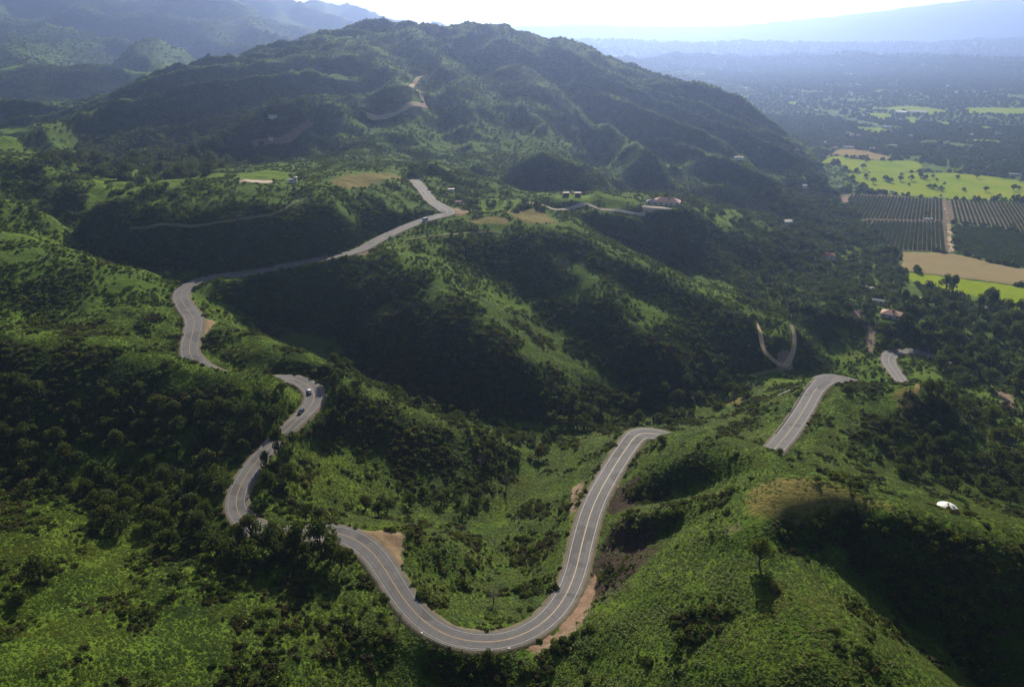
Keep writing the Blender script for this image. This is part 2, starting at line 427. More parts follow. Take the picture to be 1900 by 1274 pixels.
def hgt(x, y):
    """height of the terrain sheet at (x, y)"""
    x = np.asarray(x, float); y = np.asarray(y, float)
    i = np.clip(np.searchsorted(GX, x) - 1, 0, len(GX) - 2); j = np.clip(np.searchsorted(GY, y) - 1, 0, len(GY) - 2)
    fx = np.clip((x - GX[i]) / (GX[i + 1] - GX[i]), 0, 1); fy = np.clip((y - GY[j]) / (GY[j + 1] - GY[j]), 0, 1)
    return (Zr[j, i] * (1 - fx) + Zr[j, i + 1] * fx) * (1 - fy) + (Zr[j + 1, i] * (1 - fx) + Zr[j + 1, i + 1] * fx) * fy

def normal_at(x, y, e=3.0):
    dx = (hgt(x + e, y) - hgt(x - e, y)) / (2 * e); dy = (hgt(x, y + e) - hgt(x, y - e)) / (2 * e)
    n_ = np.stack([-dx, -dy, np.ones_like(dx)], -1)
    return n_ / np.linalg.norm(n_, axis=-1, keepdims=True)

_steps = np.geomspace(120, 14000, 2600)
def ground(px, py, dmin=120.0):
    """the point of the ground seen along one sight line"""
    d = ray(px, py)
    st = _steps[_steps >= dmin]
    p = np.array([0, 0, CAMZ]) + d[None] * st[:, None]
    below = p[:, 2] < hgt(p[:, 0], p[:, 1])
    if not below.any():
        return p[-1]
    k = int(below.argmax())
    a, b = st[max(k - 1, 0)], st[k]
    for _ in range(14):
        m = 0.5 * (a + b); q = np.array([0, 0, CAMZ]) + d * m
        if q[2] < hgt(q[0], q[1]): b = m
        else: a = m
    return np.array([0, 0, CAMZ]) + d * b

def region(pts, dmin=120.0):
    return np.array([ground(a, b, dmin)[:2] for a, b in pts])

# ------------------------------------------------------------------ materials
def mat(name):
    m = bpy.data.materials.new(name); m.use_nodes = True
    t = m.node_tree
    for q in list(t.nodes): t.nodes.remove(q)
    out = t.nodes.new('ShaderNodeOutputMaterial')
    return m, t, out
def nd(t, kind, **kw):
    q = t.nodes.new(kind)
    for k, v in kw.items():
        if k.startswith('i_'): q.inputs[int(k[2:]) if k[2:].isdigit() else k[2:].replace('_', ' ')].default_value = v
        else: setattr(q, k, v)
    return q
def noise(t, scale, detail=3, rough=0.55, vec=None, dist=0.0):
    q = nd(t, 'ShaderNodeTexNoise'); q.inputs['Scale'].default_value = scale; q.inputs['Detail'].default_value = detail
    q.inputs['Roughness'].default_value = rough; q.inputs['Distortion'].default_value = dist
    if vec is not None: t.links.new(vec, q.inputs['Vector'])
    return q.outputs['Fac']
def ramp(t, fac, stops):
    q = nd(t, 'ShaderNodeValToRGB'); e = q.color_ramp.elements
    while len(e) < len(stops): e.new(0.5)
    for s, (p, c) in zip(e, stops):
        s.position = p; s.color = (*c, 1) if len(c) == 3 else c
    t.links.new(fac, q.inputs[0]); return q.outputs[0]
def mixc(t, fac, a, b):
    q = nd(t, 'ShaderNodeMix', data_type='RGBA')
    for s, v in ((q.inputs[0], fac), (q.inputs[6], a), (q.inputs[7], b)):
        if isinstance(v, (int, float)): s.default_value = v
        elif isinstance(v, tuple): s.default_value = (*v, 1)
        else: t.links.new(v, s)
    return q.outputs[2]
def mth(t, op, a, b=None):
    q = nd(t, 'ShaderNodeMath', operation=op)
    for s, v in zip(q.inputs, (a, b)):
        if v is None: continue
        if isinstance(v, (int, float)): s.default_value = v
        else: t.links.new(v, s)
    return q.outputs[0]
def wpos(t):
    return nd(t, 'ShaderNodeNewGeometry').outputs['Position']

def foliage(name, cols, trans=0.38, patch=0.02):
    """leaves: a tone per plant, patches over the ground, and light passing through"""
    m, t, out = mat(name)
    rnd = nd(t, 'ShaderNodeObjectInfo').outputs['Random']
    base = ramp(t, rnd, [(i / (len(cols) - 1), c) for i, c in enumerate(cols)])
    p = noise(t, patch, 3, 0.6, wpos(t))
    fine = noise(t, 0.9, 2, 0.6, wpos(t))
    p2 = noise(t, 0.085, 3, 0.6, wpos(t))
    p = mth(t, 'ADD', mth(t, 'MULTIPLY', p, 0.55), mth(t, 'MULTIPLY', p2, 0.45))
    p = nd(t, 'ShaderNodeMapRange', clamp=True); t.links.new(mth(t, 'ADD', mth(t, 'MULTIPLY', noise(t, patch, 3, 0.6, wpos(t)), 0.55), mth(t, 'MULTIPLY', p2, 0.45)), p.inputs[0]); p.inputs[1].default_value = 0.36; p.inputs[2].default_value = 0.64; p = p.outputs[0]
    v = mth(t, 'ADD', mth(t, 'MULTIPLY', p, 0.75), mth(t, 'MULTIPLY', fine, 0.7))
    hs = nd(t, 'ShaderNodeHueSaturation'); t.links.new(base, hs.inputs['Color'])
    t.links.new(mth(t, 'ADD', mth(t, 'MULTIPLY', v, 0.9), 0.23), hs.inputs['Value'])
    t.links.new(mth(t, 'ADD', mth(t, 'MULTIPLY', p, -0.075), 0.525), hs.inputs['Hue'])
    d = nd(t, 'ShaderNodeBsdfDiffuse'); tr = nd(t, 'ShaderNodeBsdfTranslucent'); gl = nd(t, 'ShaderNodeBsdfGlossy'); gl.inputs['Roughness'].default_value = 0.5
    gl.inputs['Color'].default_value = (0.5, 0.55, 0.4, 1)
    t.links.new(hs.outputs[0], d.inputs[0])
    tc = mixc(t, 0.35, hs.outputs[0], (0.16, 0.22, 0.02)); t.links.new(tc, tr.inputs[0])
    a = nd(t, 'ShaderNodeMixShader'); a.inputs[0].default_value = trans
    t.links.new(d.outputs[0], a.inputs[1]); t.links.new(tr.outputs[0], a.inputs[2])
    b = nd(t, 'ShaderNodeMixShader'); b.inputs[0].default_value = 0.035
    t.links.new(a.outputs[0], b.inputs[1]); t.links.new(gl.outputs[0], b.inputs[2])
    t.links.new(b.outputs[0], out.inputs[0])
    return m

def plain(name, col, rough=0.8, var=0.25, scale=1.5, metal=0.0, spec=0.3, bump=0.0):
    m, t, out = mat(name)
    b = nd(t, 'ShaderNodeBsdfPrincipled'); b.inputs['Roughness'].default_value = rough; b.inputs['Metallic'].default_value = metal
    b.inputs['Specular IOR Level'].default_value = spec
    tc = nd(t, 'ShaderNodeTexCoord').outputs['Object']
    f = noise(t, scale, 4, 0.6, tc)
    c2 = tuple(min(1, c * (1 + var)) for c in col); c1 = tuple(c * (1 - var) for c in col)
    t.links.new(ramp(t, f, [(0.3, c1), (0.7, c2)]), b.inputs['Base Color'])
    if bump:
        bp = nd(t, 'ShaderNodeBump'); bp.inputs['Strength'].default_value = bump; t.links.new(f, bp.inputs['Height']); t.links.new(bp.outputs[0], b.inputs['Normal'])
    t.links.new(b.outputs[0], out.inputs[0]); return m

M = {}
M['shrub'] = foliage('shrub_leaves', [(0.014, 0.03, 0.007), (0.026, 0.05, 0.008), (0.042, 0.074, 0.009), (0.06, 0.066, 0.013), (0.02, 0.042, 0.009)], 0.4)
M['herb'] = foliage('herb_leaves', [(0.07, 0.128, 0.008), (0.092, 0.148, 0.009), (0.074, 0.132, 0.01), (0.112, 0.15, 0.011)], 0.45)
M['scrub'] = foliage('scrub_leaves', [(0.052, 0.092, 0.008), (0.072, 0.115, 0.009), (0.1, 0.118, 0.012), (0.046, 0.083, 0.009)], 0.45)
M['oak'] = foliage('oak_leaves', [(0.018, 0.034, 0.008), (0.034, 0.05, 0.009), (0.06, 0.064, 0.014), (0.027, 0.05, 0.01)], 0.38)
M['grove'] = foliage('grove_leaves', [(0.022, 0.04, 0.015), (0.04, 0.06, 0.018), (0.06, 0.075, 0.024), (0.07, 0.065, 0.03), (0.03, 0.052, 0.02)], 0.32)
M['brown'] = foliage('brown_leaves', [(0.06, 0.04, 0.022), (0.075, 0.045, 0.025), (0.06, 0.05, 0.03)], 0.3)
M['dry'] = foliage('dry_leaves', [(0.075, 0.055, 0.03), (0.09, 0.055, 0.032), (0.07, 0.045, 0.026)], 0.3)
M['bark'] = plain('bark', (0.06, 0.045, 0.035), 0.9, 0.4, 4)
M['deadwood'] = plain('dead_wood', (0.16, 0.13, 0.11), 0.9, 0.3, 4)

def terrain_material():
    m, t, out = mat('hillside_ground')
    b = nd(t, 'ShaderNodeBsdfPrincipled'); b.inputs['Roughness'].default_value = 1.0; b.inputs['Specular IOR Level'].default_value = 0.05
    P = wpos(t)
    big = noise(t, 0.012, 4, 0.6, P); mid = noise(t, 0.07, 4, 0.65, P); fine = noise(t, 0.55, 4, 0.65, P); vfine = noise(t, 2.2, 3, 0.6, P)
    g = ramp(t, mth(t, 'ADD', mth(t, 'MULTIPLY', big, 0.5), mth(t, 'MULTIPLY', mid, 0.5)),
             [(0.3, (0.04, 0.085, 0.009)), (0.45, (0.07, 0.13, 0.01)), (0.58, (0.105, 0.16, 0.014)), (0.72, (0.16, 0.165, 0.045))])
    g = mixc(t, ramp(t, fine, [(0.5, (0, 0, 0)), (0.72, (0.8, 0.8, 0.8))]), g, (0.035, 0.055, 0.014))
    g = mixc(t, ramp(t, vfine, [(0.4, (0, 0, 0)), (0.75, (0.6, 0.6, 0.6))]), g, (0.12, 0.16, 0.035))
    def at(nm):
        q = nd(t, 'ShaderNodeAttribute'); q.attribute_name = nm; return q.outputs['Fac']
    def edged(nm, lo=0.35, hi=0.65):
        f = mth(t, 'ADD', at(nm), mth(t, 'MULTIPLY', mth(t, 'SUBTRACT', mid, 0.5), 0.9))
        f = mth(t, 'ADD', f, mth(t, 'MULTIPLY', mth(t, 'SUBTRACT', fine, 0.5), 0.7))
        return ramp(t, f, [(lo, (0, 0, 0)), (hi, (1, 1, 1))])
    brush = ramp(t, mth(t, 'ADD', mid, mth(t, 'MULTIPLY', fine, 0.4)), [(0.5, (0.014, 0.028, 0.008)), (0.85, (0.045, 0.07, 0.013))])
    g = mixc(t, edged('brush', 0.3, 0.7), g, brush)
    grass = ramp(t, mth(t, 'ADD', mth(t, 'MULTIPLY', mid, 0.6), mth(t, 'MULTIPLY', vfine, 0.4)), [(0.3, (0.085, 0.15, 0.012)), (0.7, (0.15, 0.22, 0.02))])
    g = mixc(t, edged('meadow'), g, grass)
    dry = ramp(t, mth(t, 'ADD', mth(t, 'MULTIPLY', mid, 0.5), mth(t, 'MULTIPLY', fine, 0.5)), [(0.3, (0.12, 0.12, 0.03)), (0.7, (0.22, 0.17, 0.055))])
    g = mixc(t, edged('dry'), g, dry)
    dirt = ramp(t, mth(t, 'ADD', mth(t, 'MULTIPLY', vfine, 0.6), mth(t, 'MULTIPLY', mid, 0.4)), [(0.3, (0.2, 0.135, 0.09)), (0.7, (0.34, 0.25, 0.18))])
    g = mixc(t, edged('dirt'), g, dirt)
    rock = ramp(t, fine, [(0.3, (0.028, 0.021, 0.016)), (0.7, (0.075, 0.052, 0.038))])
    g = mixc(t, edged('scarp'), g, rock)
    t.links.new(g, b.inputs['Base Color'])
    bp = nd(t, 'ShaderNodeBump'); bp.inputs['Strength'].default_value = 0.9; bp.inputs['Distance'].default_value = 1.2
    t.links.new(mth(t, 'ADD', fine, mth(t, 'MULTIPLY', vfine, 0.35)), bp.inputs['Height'])
    bp2 = nd(t, 'ShaderNodeBump'); bp2.inputs['Strength'].default_value = 0.6; bp2.inputs['Distance'].default_value = 6.0
    t.links.new(mid, bp2.inputs['Height']); t.links.new(bp2.outputs[0], bp.inputs['Normal'])
    t.links.new(bp.outputs[0], b.inputs['Normal'])
    t.links.new(b.outputs[0], out.inputs[0])
    return m
M['ground'] = terrain_material()

# ------------------------------------------------------------------ what grows where (regions of the ground)
MEADOWS = [[(1650, 508), (1900, 560), (1900, 600), (1690, 530)], [(1345, 393), (1400, 393), (1410, 408), (1360, 412)], [(1290, 380), (1320, 385), (1370, 425), (1340, 435)],
           [(180, 335), (320, 310), (420, 325), (330, 345), (250, 375), (160, 385)], [(440, 322), (520, 318), (540, 332), (450, 334)], [(0, 232), (60, 232), (40, 275), (0, 275)],
           [(0, 122), (45, 122), (45, 134), (0, 134)], [(1040, 362), (1120, 358), (1185, 372), (1180, 388), (1090, 380), (1020, 372)], [(1700, 590), (1725, 585), (1735, 630), (1712, 630)],
           [(880, 375), (960, 372), (975, 390), (890, 395)], [(230, 130), (330, 110), (330, 120), (240, 140)]]
DRY = [[(610, 335), (730, 320), (745, 330), (640, 352)], [(930, 392), (1010, 392), (1040, 415), (980, 418)], [(1385, 905), (1500, 886), (1600, 915), (1700, 950), (1690, 966), (1560, 938), (1445, 966), (1385, 968)], [(1650, 730), (1700, 715), (1712, 760), (1680, 770)],
       [(870, 405), (950, 405), (945, 418), (880, 415)], [(1030, 470), (1060, 460), (1055, 500), (1030, 510)], [(1340, 725), (1380, 735), (1385, 760), (1350, 750)]]
DIRT = [[(690, 983), (746, 985), (750, 1040), (735, 1060), (712, 1010)], [(1088, 1070), (1105, 1060), (1120, 1080), (1080, 1160), (1010, 1210), (960, 1222), (985, 1205), (1050, 1165)],
        [(1120, 905), (1155, 880), (1150, 900), (1120, 930)], [(375, 592), (405, 598), (380, 625), (368, 650), (372, 612)], [(448, 333), (505, 333), (510, 340), (440, 341)],
        [(1160, 800), (1200, 796), (1175, 815), (1150, 830)], [(1510, 698), (1555, 700), (1530, 712)], [(1195, 380), (1225, 385), (1240, 392), (1190, 395)], [(1062, 895), (1090, 885), (1070, 950), (1055, 985)],
        [(1560, 362), (1580, 362), (1575, 378), (1552, 376)], [(840, 385), (870, 390), (850, 403), (838, 398)], [(1440, 655), (1470, 650), (1475, 690), (1440, 690)], [(1610, 600), (1625, 605), (1620, 660), (1605, 640)],
        [(1580, 575), (1600, 572), (1605, 590), (1570, 595)], [(1850, 725), (1880, 730), (1885, 760), (1860, 755)], [(1350, 968), (1380, 972), (1370, 1000), (1352, 995)],
        [(660, 470), (690, 458), (680, 472), (660, 476)]]
SCARP = [[(1115, 985), (1225, 985), (1235, 1010), (1180, 1060), (1130, 1130), (1095, 1110), (1098, 1050)], [(1130, 905), (1165, 885), (1200, 905), (1185, 945), (1125, 950)]]
# no plants at all over roads, pads and fields
CLEAR = []
HARD = []           # round buildings: nothing at all
cov = {k: np.zeros(X.shape) for k in ('meadow', 'dry', 'dirt', 'scarp')}
REG = {}
for nm, L, dm in (('meadow', MEADOWS, 300), ('dry', DRY, 150), ('dirt', DIRT, 150), ('scarp', SCARP, 150)):
    REG[nm] = [region(p) for p in L]
    for poly in REG[nm]:
        cov[nm][inside(poly, X, Y)] = 1.0
def blur(a, n=1):
    for _ in range(n):
        a = (a + np.roll(a, 1, 0) + np.roll(a, -1, 0)) / 3; a = (a + np.roll(a, 1, 1) + np.roll(a, -1, 1)) / 3
    return a
for k in cov: cov[k] = blur(cov[k], 4 if k in ('dry', 'scarp') else 1)
# a strip of bare earth along the asphalt
cov['dirt'] = np.maximum(cov['dirt'], smooth01(2.6, 0.6, rd - rw) * (0.42 + 0.6 * perlin(X / 14, Y / 14, 60)))
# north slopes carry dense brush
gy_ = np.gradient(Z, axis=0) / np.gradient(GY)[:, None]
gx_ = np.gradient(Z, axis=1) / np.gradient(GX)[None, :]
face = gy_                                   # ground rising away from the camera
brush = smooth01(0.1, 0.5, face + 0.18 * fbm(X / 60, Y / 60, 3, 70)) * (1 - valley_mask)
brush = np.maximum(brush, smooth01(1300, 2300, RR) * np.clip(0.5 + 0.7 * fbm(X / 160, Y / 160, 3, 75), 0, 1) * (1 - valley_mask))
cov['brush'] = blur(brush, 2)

ny, nx = Z.shape
V = np.stack([X, Y, Z], -1).reshape(-1, 3)
I = np.arange(nx * ny).reshape(ny, nx)
F = np.stack([I[:-1, :-1], I[:-1, 1:], I[1:, 1:], I[1:, :-1]], -1).reshape(-1, 4)
def np_mesh(name, V, F, mats, smooth=False, midx=None):
    me = bpy.data.meshes.new(name); k = F.shape[1]
    me.vertices.add(len(V)); me.vertices.foreach_set('co', np.asarray(V, np.float32).ravel())
    me.loops.add(F.size); me.loops.foreach_set('vertex_index', F.ravel().astype(np.int32))
    me.polygons.add(len(F)); me.polygons.foreach_set('loop_start', np.arange(0, F.size, k, dtype=np.int32))
    me.polygons.foreach_set('use_smooth', np.full(len(F), smooth))
    if midx is not None: me.polygons.foreach_set('material_index', midx.astype(np.int32))
    me.update(calc_edges=True)
    for m in (mats if isinstance(mats, (list, tuple)) else [mats]): me.materials.append(m)
    return me
def link(name, me, parent=None, loc=None):
    o = bpy.data.objects.new(name, me); C.objects.link(o)
    if parent is not None: o.parent = parent
    if loc is not None: o.location = loc
    return o
def tag(o, label=None, cat=None, group=None, kind=None):
    if label: o['label'] = label
    if cat: o['category'] = cat
    if group: o['group'] = group
    if kind: o['kind'] = kind
    return o
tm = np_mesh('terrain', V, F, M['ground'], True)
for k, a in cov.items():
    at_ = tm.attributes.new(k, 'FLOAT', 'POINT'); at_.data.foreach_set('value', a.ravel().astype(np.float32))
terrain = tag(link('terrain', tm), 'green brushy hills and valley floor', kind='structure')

# ------------------------------------------------------------------ plants
def cards(P, N, S, rg, droop=0.0):
    """small bent leaf sprays: one quad per point P, facing about N, of size S"""
    n_ = len(P)
    N = N + rg.normal(0, 0.55, (n_, 3)); N /= np.linalg.norm(N, axis=1, keepdims=True)
    a = rg.normal(0, 1, (n_, 3)); a -= N * (a * N).sum(1, keepdims=True); a /= np.linalg.norm(a, axis=1, keepdims=True)
    b = np.cross(N, a)
    S = S[:, None]
    asp = rg.uniform(0.5, 0.9, (n_, 1))
    k = N * S * 0.25
    V = np.stack([P - a * S - k, P - b * S * asp + k * 0.4, P + a * S - k, P + b * S * asp + k * 0.4], 1).reshape(-1, 3)
    F = np.arange(n_ * 4).reshape(-1, 4)
    return V, F
def lobes_cards(lobes, per, size, rg, flat=1.0, low=-0.25):
    Ps, Ns, Ss = [], [], []
    for (c, r) in lobes:
        k = max(6, int(per * r * r))
        d = rg.normal(0, 1, (k * 2, 3)); d /= np.linalg.norm(d, axis=1, keepdims=True)
        d = d[d[:, 2] > low][:k]
        rr = r * rg.uniform(0.72, 1.05, (len(d), 1))
        Ps.append(np.array(c) + d * rr * np.array([1, 1, flat])); Ns.append(d); Ss.append(size * rg.uniform(0.6, 1.35, len(d)))
    return cards(np.concatenate(Ps), np.concatenate(Ns), np.concatenate(Ss), rg)

def shrub_mesh(i, k, size, m, name='shrub', tall=0.8):
    rg = np.random.default_rng(100 + i)
    L = []
    for j in range(rg.integers(4, 8)):
        a = rg.uniform(0, 6.28); q = rg.uniform(0.1, 0.62)
        L.append(((q * math.cos(a), q * math.sin(a), rg.uniform(0.1, 0.5) * tall), rg.uniform(0.32, 0.6)))
    V_, F_ = lobes_cards(L, k, size, rg, 0.85, -0.5)
    return np_mesh(name, V_, F_, m)

def tube(pts, rads, sides=6):
    pts = [np.array(p, float) for p in pts]; V_, F_ = [], []
    for i, (p, r) in enumerate(zip(pts, rads)):
        t_ = (pts[min(i + 1, len(pts) - 1)] - pts[max(i - 1, 0)]); t_ /= np.linalg.norm(t_) + 1e-9
        a = np.cross(t_, [0.3, 1, 0.2]); a /= np.linalg.norm(a); b = np.cross(t_, a)
        for s in range(sides):
            th = 2 * math.pi * s / sides
            V_.append(p + (a * math.cos(th) + b * math.sin(th)) * r)
    for i in range(len(pts) - 1):
        for s in range(sides):
            F_.append((i * sides + s, i * sides + (s + 1) % sides, (i + 1) * sides + (s + 1) % sides, (i + 1) * sides + s))
    return np.array(V_), np.array(F_)
def join(parts):
    Vs, Fs, o = [], [], 0
    for v, f in parts:
        Vs.append(v); Fs.append(f + o); o += len(v)
    return np.concatenate(Vs), np.concatenate(Fs)

def tree_meshes(i, kind):
    """unit tree (crown radius about 1): crown mesh and trunk mesh"""
    rg = np.random.default_rng(500 + i)
    L, limbs = [], []
    zc = {'oak': 0.85, 'tall': 1.4, 'round': 0.85, 'bushy': 0.6}[kind]
    n_ = {'oak': 13, 'tall': 16, 'round': 14, 'bushy': 16}[kind]
    for j in range(n_):
        a = j * 2.4 + rg.uniform(-0.9, 0.9); q = (j / n_) ** 0.6 * rg.uniform(0.42, 0.98)
        top = {'oak': 0.45, 'tall': 0.95, 'round': 0.6, 'bushy': 0.55}[kind]
        z = zc + top * (1 - (q / 1.0) ** 2) * rg.uniform(0.2, 1.1) - (0.75 if kind in ('round', 'bushy') else 0.45) * rg.uniform(0, 1) * q
        if kind == 'tall': z = zc + rg.uniform(-0.75, 0.95); q *= 0.75 * (1.15 - abs(z - zc + 0.2))
        c = (q * math.cos(a), q * math.sin(a), z)
        L.append((c, rg.uniform(0.17, 0.44)))
        if j % 2 == 0: limbs.append(c)
    V_, F_ = lobes_cards(L, 620, 0.075, rg, 0.85, -0.8)
    crown = np_mesh('crown', V_, F_, M['oak'])
    fork = np.array([rg.uniform(-.06, .06), rg.uniform(-.06, .06), zc * 0.42])
    parts = [tube([(0, 0, -0.25), (0.01, 0, 0.02), fork * 0.6, fork], [0.11, 0.085, 0.07, 0.06])]
    for c in limbs[:6]:
        c = np.array(c); mid_ = fork * 0.5 + c * 0.5 + np.array([0, 0, -0.05]) + rg.normal(0, 0.03, 3)
        parts.append(tube([fork - [0, 0, .03], mid_, c], [0.05, 0.032, 0.014], 5))
    trunk = np_mesh('trunk', *join(parts), M['bark'], True)
    return crown, trunk

def stuff_scatter(name, label, protos, P, scale, rotz, pick, tilt=None):
    """one mass of plants nobody could count: instances of a few plant meshes on a cloud of points"""
    col = bpy.data.collections.new(name + '_kinds')
    for i, (me) in enumerate(protos):
        col.objects.link(bpy.data.objects.new('%s_kind_%02d' % (name, i), me))
    me = bpy.data.meshes.new(name); me.vertices.add(len(P)); me.vertices.foreach_set('co', np.asarray(P, np.float32).ravel())
    for nm, ty, a, f in (('scl', 'FLOAT_VECTOR', scale, 'vector'), ('rot', 'FLOAT_VECTOR', np.c_[np.zeros((len(P), 2)) if tilt is None else tilt, rotz], 'vector'), ('pick', 'INT', pick, 'value')):
        q = me.attributes.new(nm, ty, 'POINT'); q.data.foreach_set(f, np.asarray(a).astype(np.int32 if ty == 'INT' else np.float32).ravel())
    o = link(name, me)
    g = bpy.data.node_groups.new(name + '_spread', 'GeometryNodeTree')
    g.interface.new_socket('Geometry', in_out='INPUT', socket_type='NodeSocketGeometry'); g.interface.new_socket('Geometry', in_out='OUTPUT', socket_type='NodeSocketGeometry')
    gi, go = g.nodes.new('NodeGroupInput'), g.nodes.new('NodeGroupOutput')
    ci = g.nodes.new('GeometryNodeCollectionInfo'); ci.inputs['Collection'].default_value = col; ci.inputs['Separate Children'].default_value = True; ci.inputs['Reset Children'].default_value = True
    ip = g.nodes.new('GeometryNodeInstanceOnPoints'); ip.inputs['Pick Instance'].default_value = True
    def na(nm, ty):
        q = g.nodes.new('GeometryNodeInputNamedAttribute'); q.data_type = ty; q.inputs['Name'].default_value = nm; return q.outputs['Attribute']
    e2r = g.nodes.new('FunctionNodeEulerToRotation')
    g.links.new(na('rot', 'FLOAT_VECTOR'), e2r.inputs[0])
    g.links.new(gi.outputs[0], ip.inputs['Points']); g.links.new(ci.outputs[0], ip.inputs['Instance']); g.links.new(na('pick', 'INT'), ip.inputs['Instance Index'])
    g.links.new(e2r.outputs[0], ip.inputs['Rotation']); g.links.new(na('scl', 'FLOAT_VECTOR'), ip.inputs['Scale']); g.links.new(ip.outputs[0], go.inputs[0])
    md = o.modifiers.new('spread', 'NODES'); md.node_group = g
    return tag(o, label, kind='stuff')

def jitter_grid(step, r0, r1, ang=0.85, seed=1, xmin=-1e9):
    rg = np.random.default_rng(seed)
    y1 = r1; xm = r1 * math.sin(ang) + 10
    xs = np.arange(max(-xm, xmin), xm, step); ys = np.arange(max(60, r0 * math.cos(ang) * 0.95), y1, step)
    x, y = np.meshgrid(xs, ys); x = x.ravel() + rg.uniform(-.5, .5, x.size) * step; y = y.ravel() + rg.uniform(-.5, .5, y.size) * step
    r = np.hypot(x, y); t_ = np.arctan2(x, y)
    k = (r >= r0) & (r < r1) & (np.abs(t_) < ang)
    return x[k], y[k], rg
def grid_at(A, x, y):
    i = np.clip(np.searchsorted(GX, x), 0, len(GX) - 1); j = np.clip(np.searchsorted(GY, y), 0, len(GY) - 1)
    return A[j, i]
def in_frame(P, margin=120):
    px, py, d = project(P)
    return (d > 5) & (px > -margin) & (px < 1900 + margin) & (py > -margin - 100) & (py < 1274 + margin + 120)
def seen_from_camera(P, lift=3.0, slack=6.0, k=48):
    """drop what lies deep behind a hill"""
    ok = np.ones(len(P), bool)
    top = P[:, 2] + lift
    for f in np.linspace(0.25, 0.985, k):
        z = CAMZ + (top - CAMZ) * f
        ok &= hgt(P[:, 0] * f, P[:, 1] * f) < z + slack
    return ok
def bare(x, y, pad=0.0):
    """roads, pads, tracks and fields stay free of plants"""
    d, _, hw = road_dist(x, y)
    b = d < hw + 0.3 + pad
    worn = (perlin(x / 3.5, y / 3.5, 81) > -0.5) | (np.hypot(x, y) > 480)          # weeds creep in here and there
    for poly in REG['dirt'] + CLEAR:
        b |= inside(poly, x, y) & worn
    for poly in HARD:
        b |= inside(poly, x, y)
    return b

# ------------------------------------------------------------------ road, markings, tracks
def frame_of(L):
    t_ = np.gradient(L[:, :2], axis=0); t_ /= np.linalg.norm(t_, axis=1, keepdims=True) + 1e-9
    return t_, np.c_[-t_[:, 1], t_[:, 0]]
def ribbon(name, L, offs, zf, m, smooth=True):
    """a strip along L; offs: list of offsets (number or array) from one edge to the other; zf: height above L, or a function of the points"""
    _, nn = frame_of(L); k = len(L); rows = []
    for o in offs:
        o = np.full(k, float(o)) if np.ndim(o) == 0 else o
        q = L[:, :2] + nn * o[:, None]
        rows.append(np.c_[q, zf(q) if callable(zf) else L[:, 2] + zf])
    V_ = np.concatenate(rows); i = np.arange(k - 1)
    F_ = np.concatenate([np.stack([a * k + i, (a + 1) * k + i, (a + 1) * k + i + 1, a * k + i + 1], 1) for a in range(len(rows) - 1)])
    return np_mesh(name, V_, F_, m, smooth)

def asphalt_material():
    m, t, out = mat('asphalt')
    b = nd(t, 'ShaderNodeBsdfPrincipled'); b.inputs['Roughness'].default_value = 0.85; b.inputs['Specular IOR Level'].default_value = 0.25
    P = wpos(t)
    q = nd(t, 'ShaderNodeAttribute'); q.attribute_name = 'across'
    a = mth(t, 'ABSOLUTE', q.outputs['Fac'])
    track = ramp(t, a, [(0.0, (.30, .30, .30)), (0.12, (.42, .42, .42)), (0.2, (.62, .62, .62)), (0.34, (.38, .38, .38)), (0.5, (.64, .64, .64)), (0.68, (.42, .42, .42)), (0.8, (.25, .25, .25)), (1.0, (.5, .5, .5))])
    big = noise(t, 0.03, 3, 0.6, P); mid = noise(t, 0.6, 5, 0.7, P); fine = noise(t, 9.0, 2, 0.6, P)
    f = mth(t, 'ADD', mth(t, 'MULTIPLY', track, 0.5), mth(t, 'MULTIPLY', big, 0.4)); f = mth(t, 'ADD', f, mth(t, 'MULTIPLY', noise(t, 0.16, 5, 0.75, P), 0.45)); f = mth(t, 'SUBTRACT', f, 0.14); f = mth(t, 'ADD', f, mth(t, 'MULTIPLY', fine, 0.15))
    c = ramp(t, f, [(0.38, (0.085, 0.08, 0.083)), (0.62, (0.125, 0.118, 0.118)), (0.85, (0.17, 0.158, 0.15))])
    c = mixc(t, ramp(t, noise(t, 0.075, 2, 0.4, P), [(0.58, (0, 0, 0)), (0.61, (0.55, 0.55, 0.55))]), c, (0.06, 0.057, 0.058))
    c = mixc(t, ramp(t, mth(t, 'ADD', mth(t, 'MULTIPLY', a, 0.6), mth(t, 'MULTIPLY', noise(t, 0.35, 4, 0.7, P), 0.5)), [(0.72, (0, 0, 0)), (0.9, (0.7, 0.7, 0.7))]), c, (0.2, 0.16, 0.12))
    vo = nd(t, 'ShaderNodeTexVoronoi', feature='DISTANCE_TO_EDGE'); vo.inputs['Scale'].default_value = 0.16; t.links.new(P, vo.inputs['Vector'])
    crack = ramp(t, vo.outputs['Distance'], [(0.0, (0.55, 0.55, 0.55)), (0.02, (0, 0, 0))])
    c = mixc(t, crack, c, (0.045, 0.042, 0.042))
    t.links.new(c, b.inputs['Base Color']); t.links.new(b.outputs[0], out.inputs[0]); return m
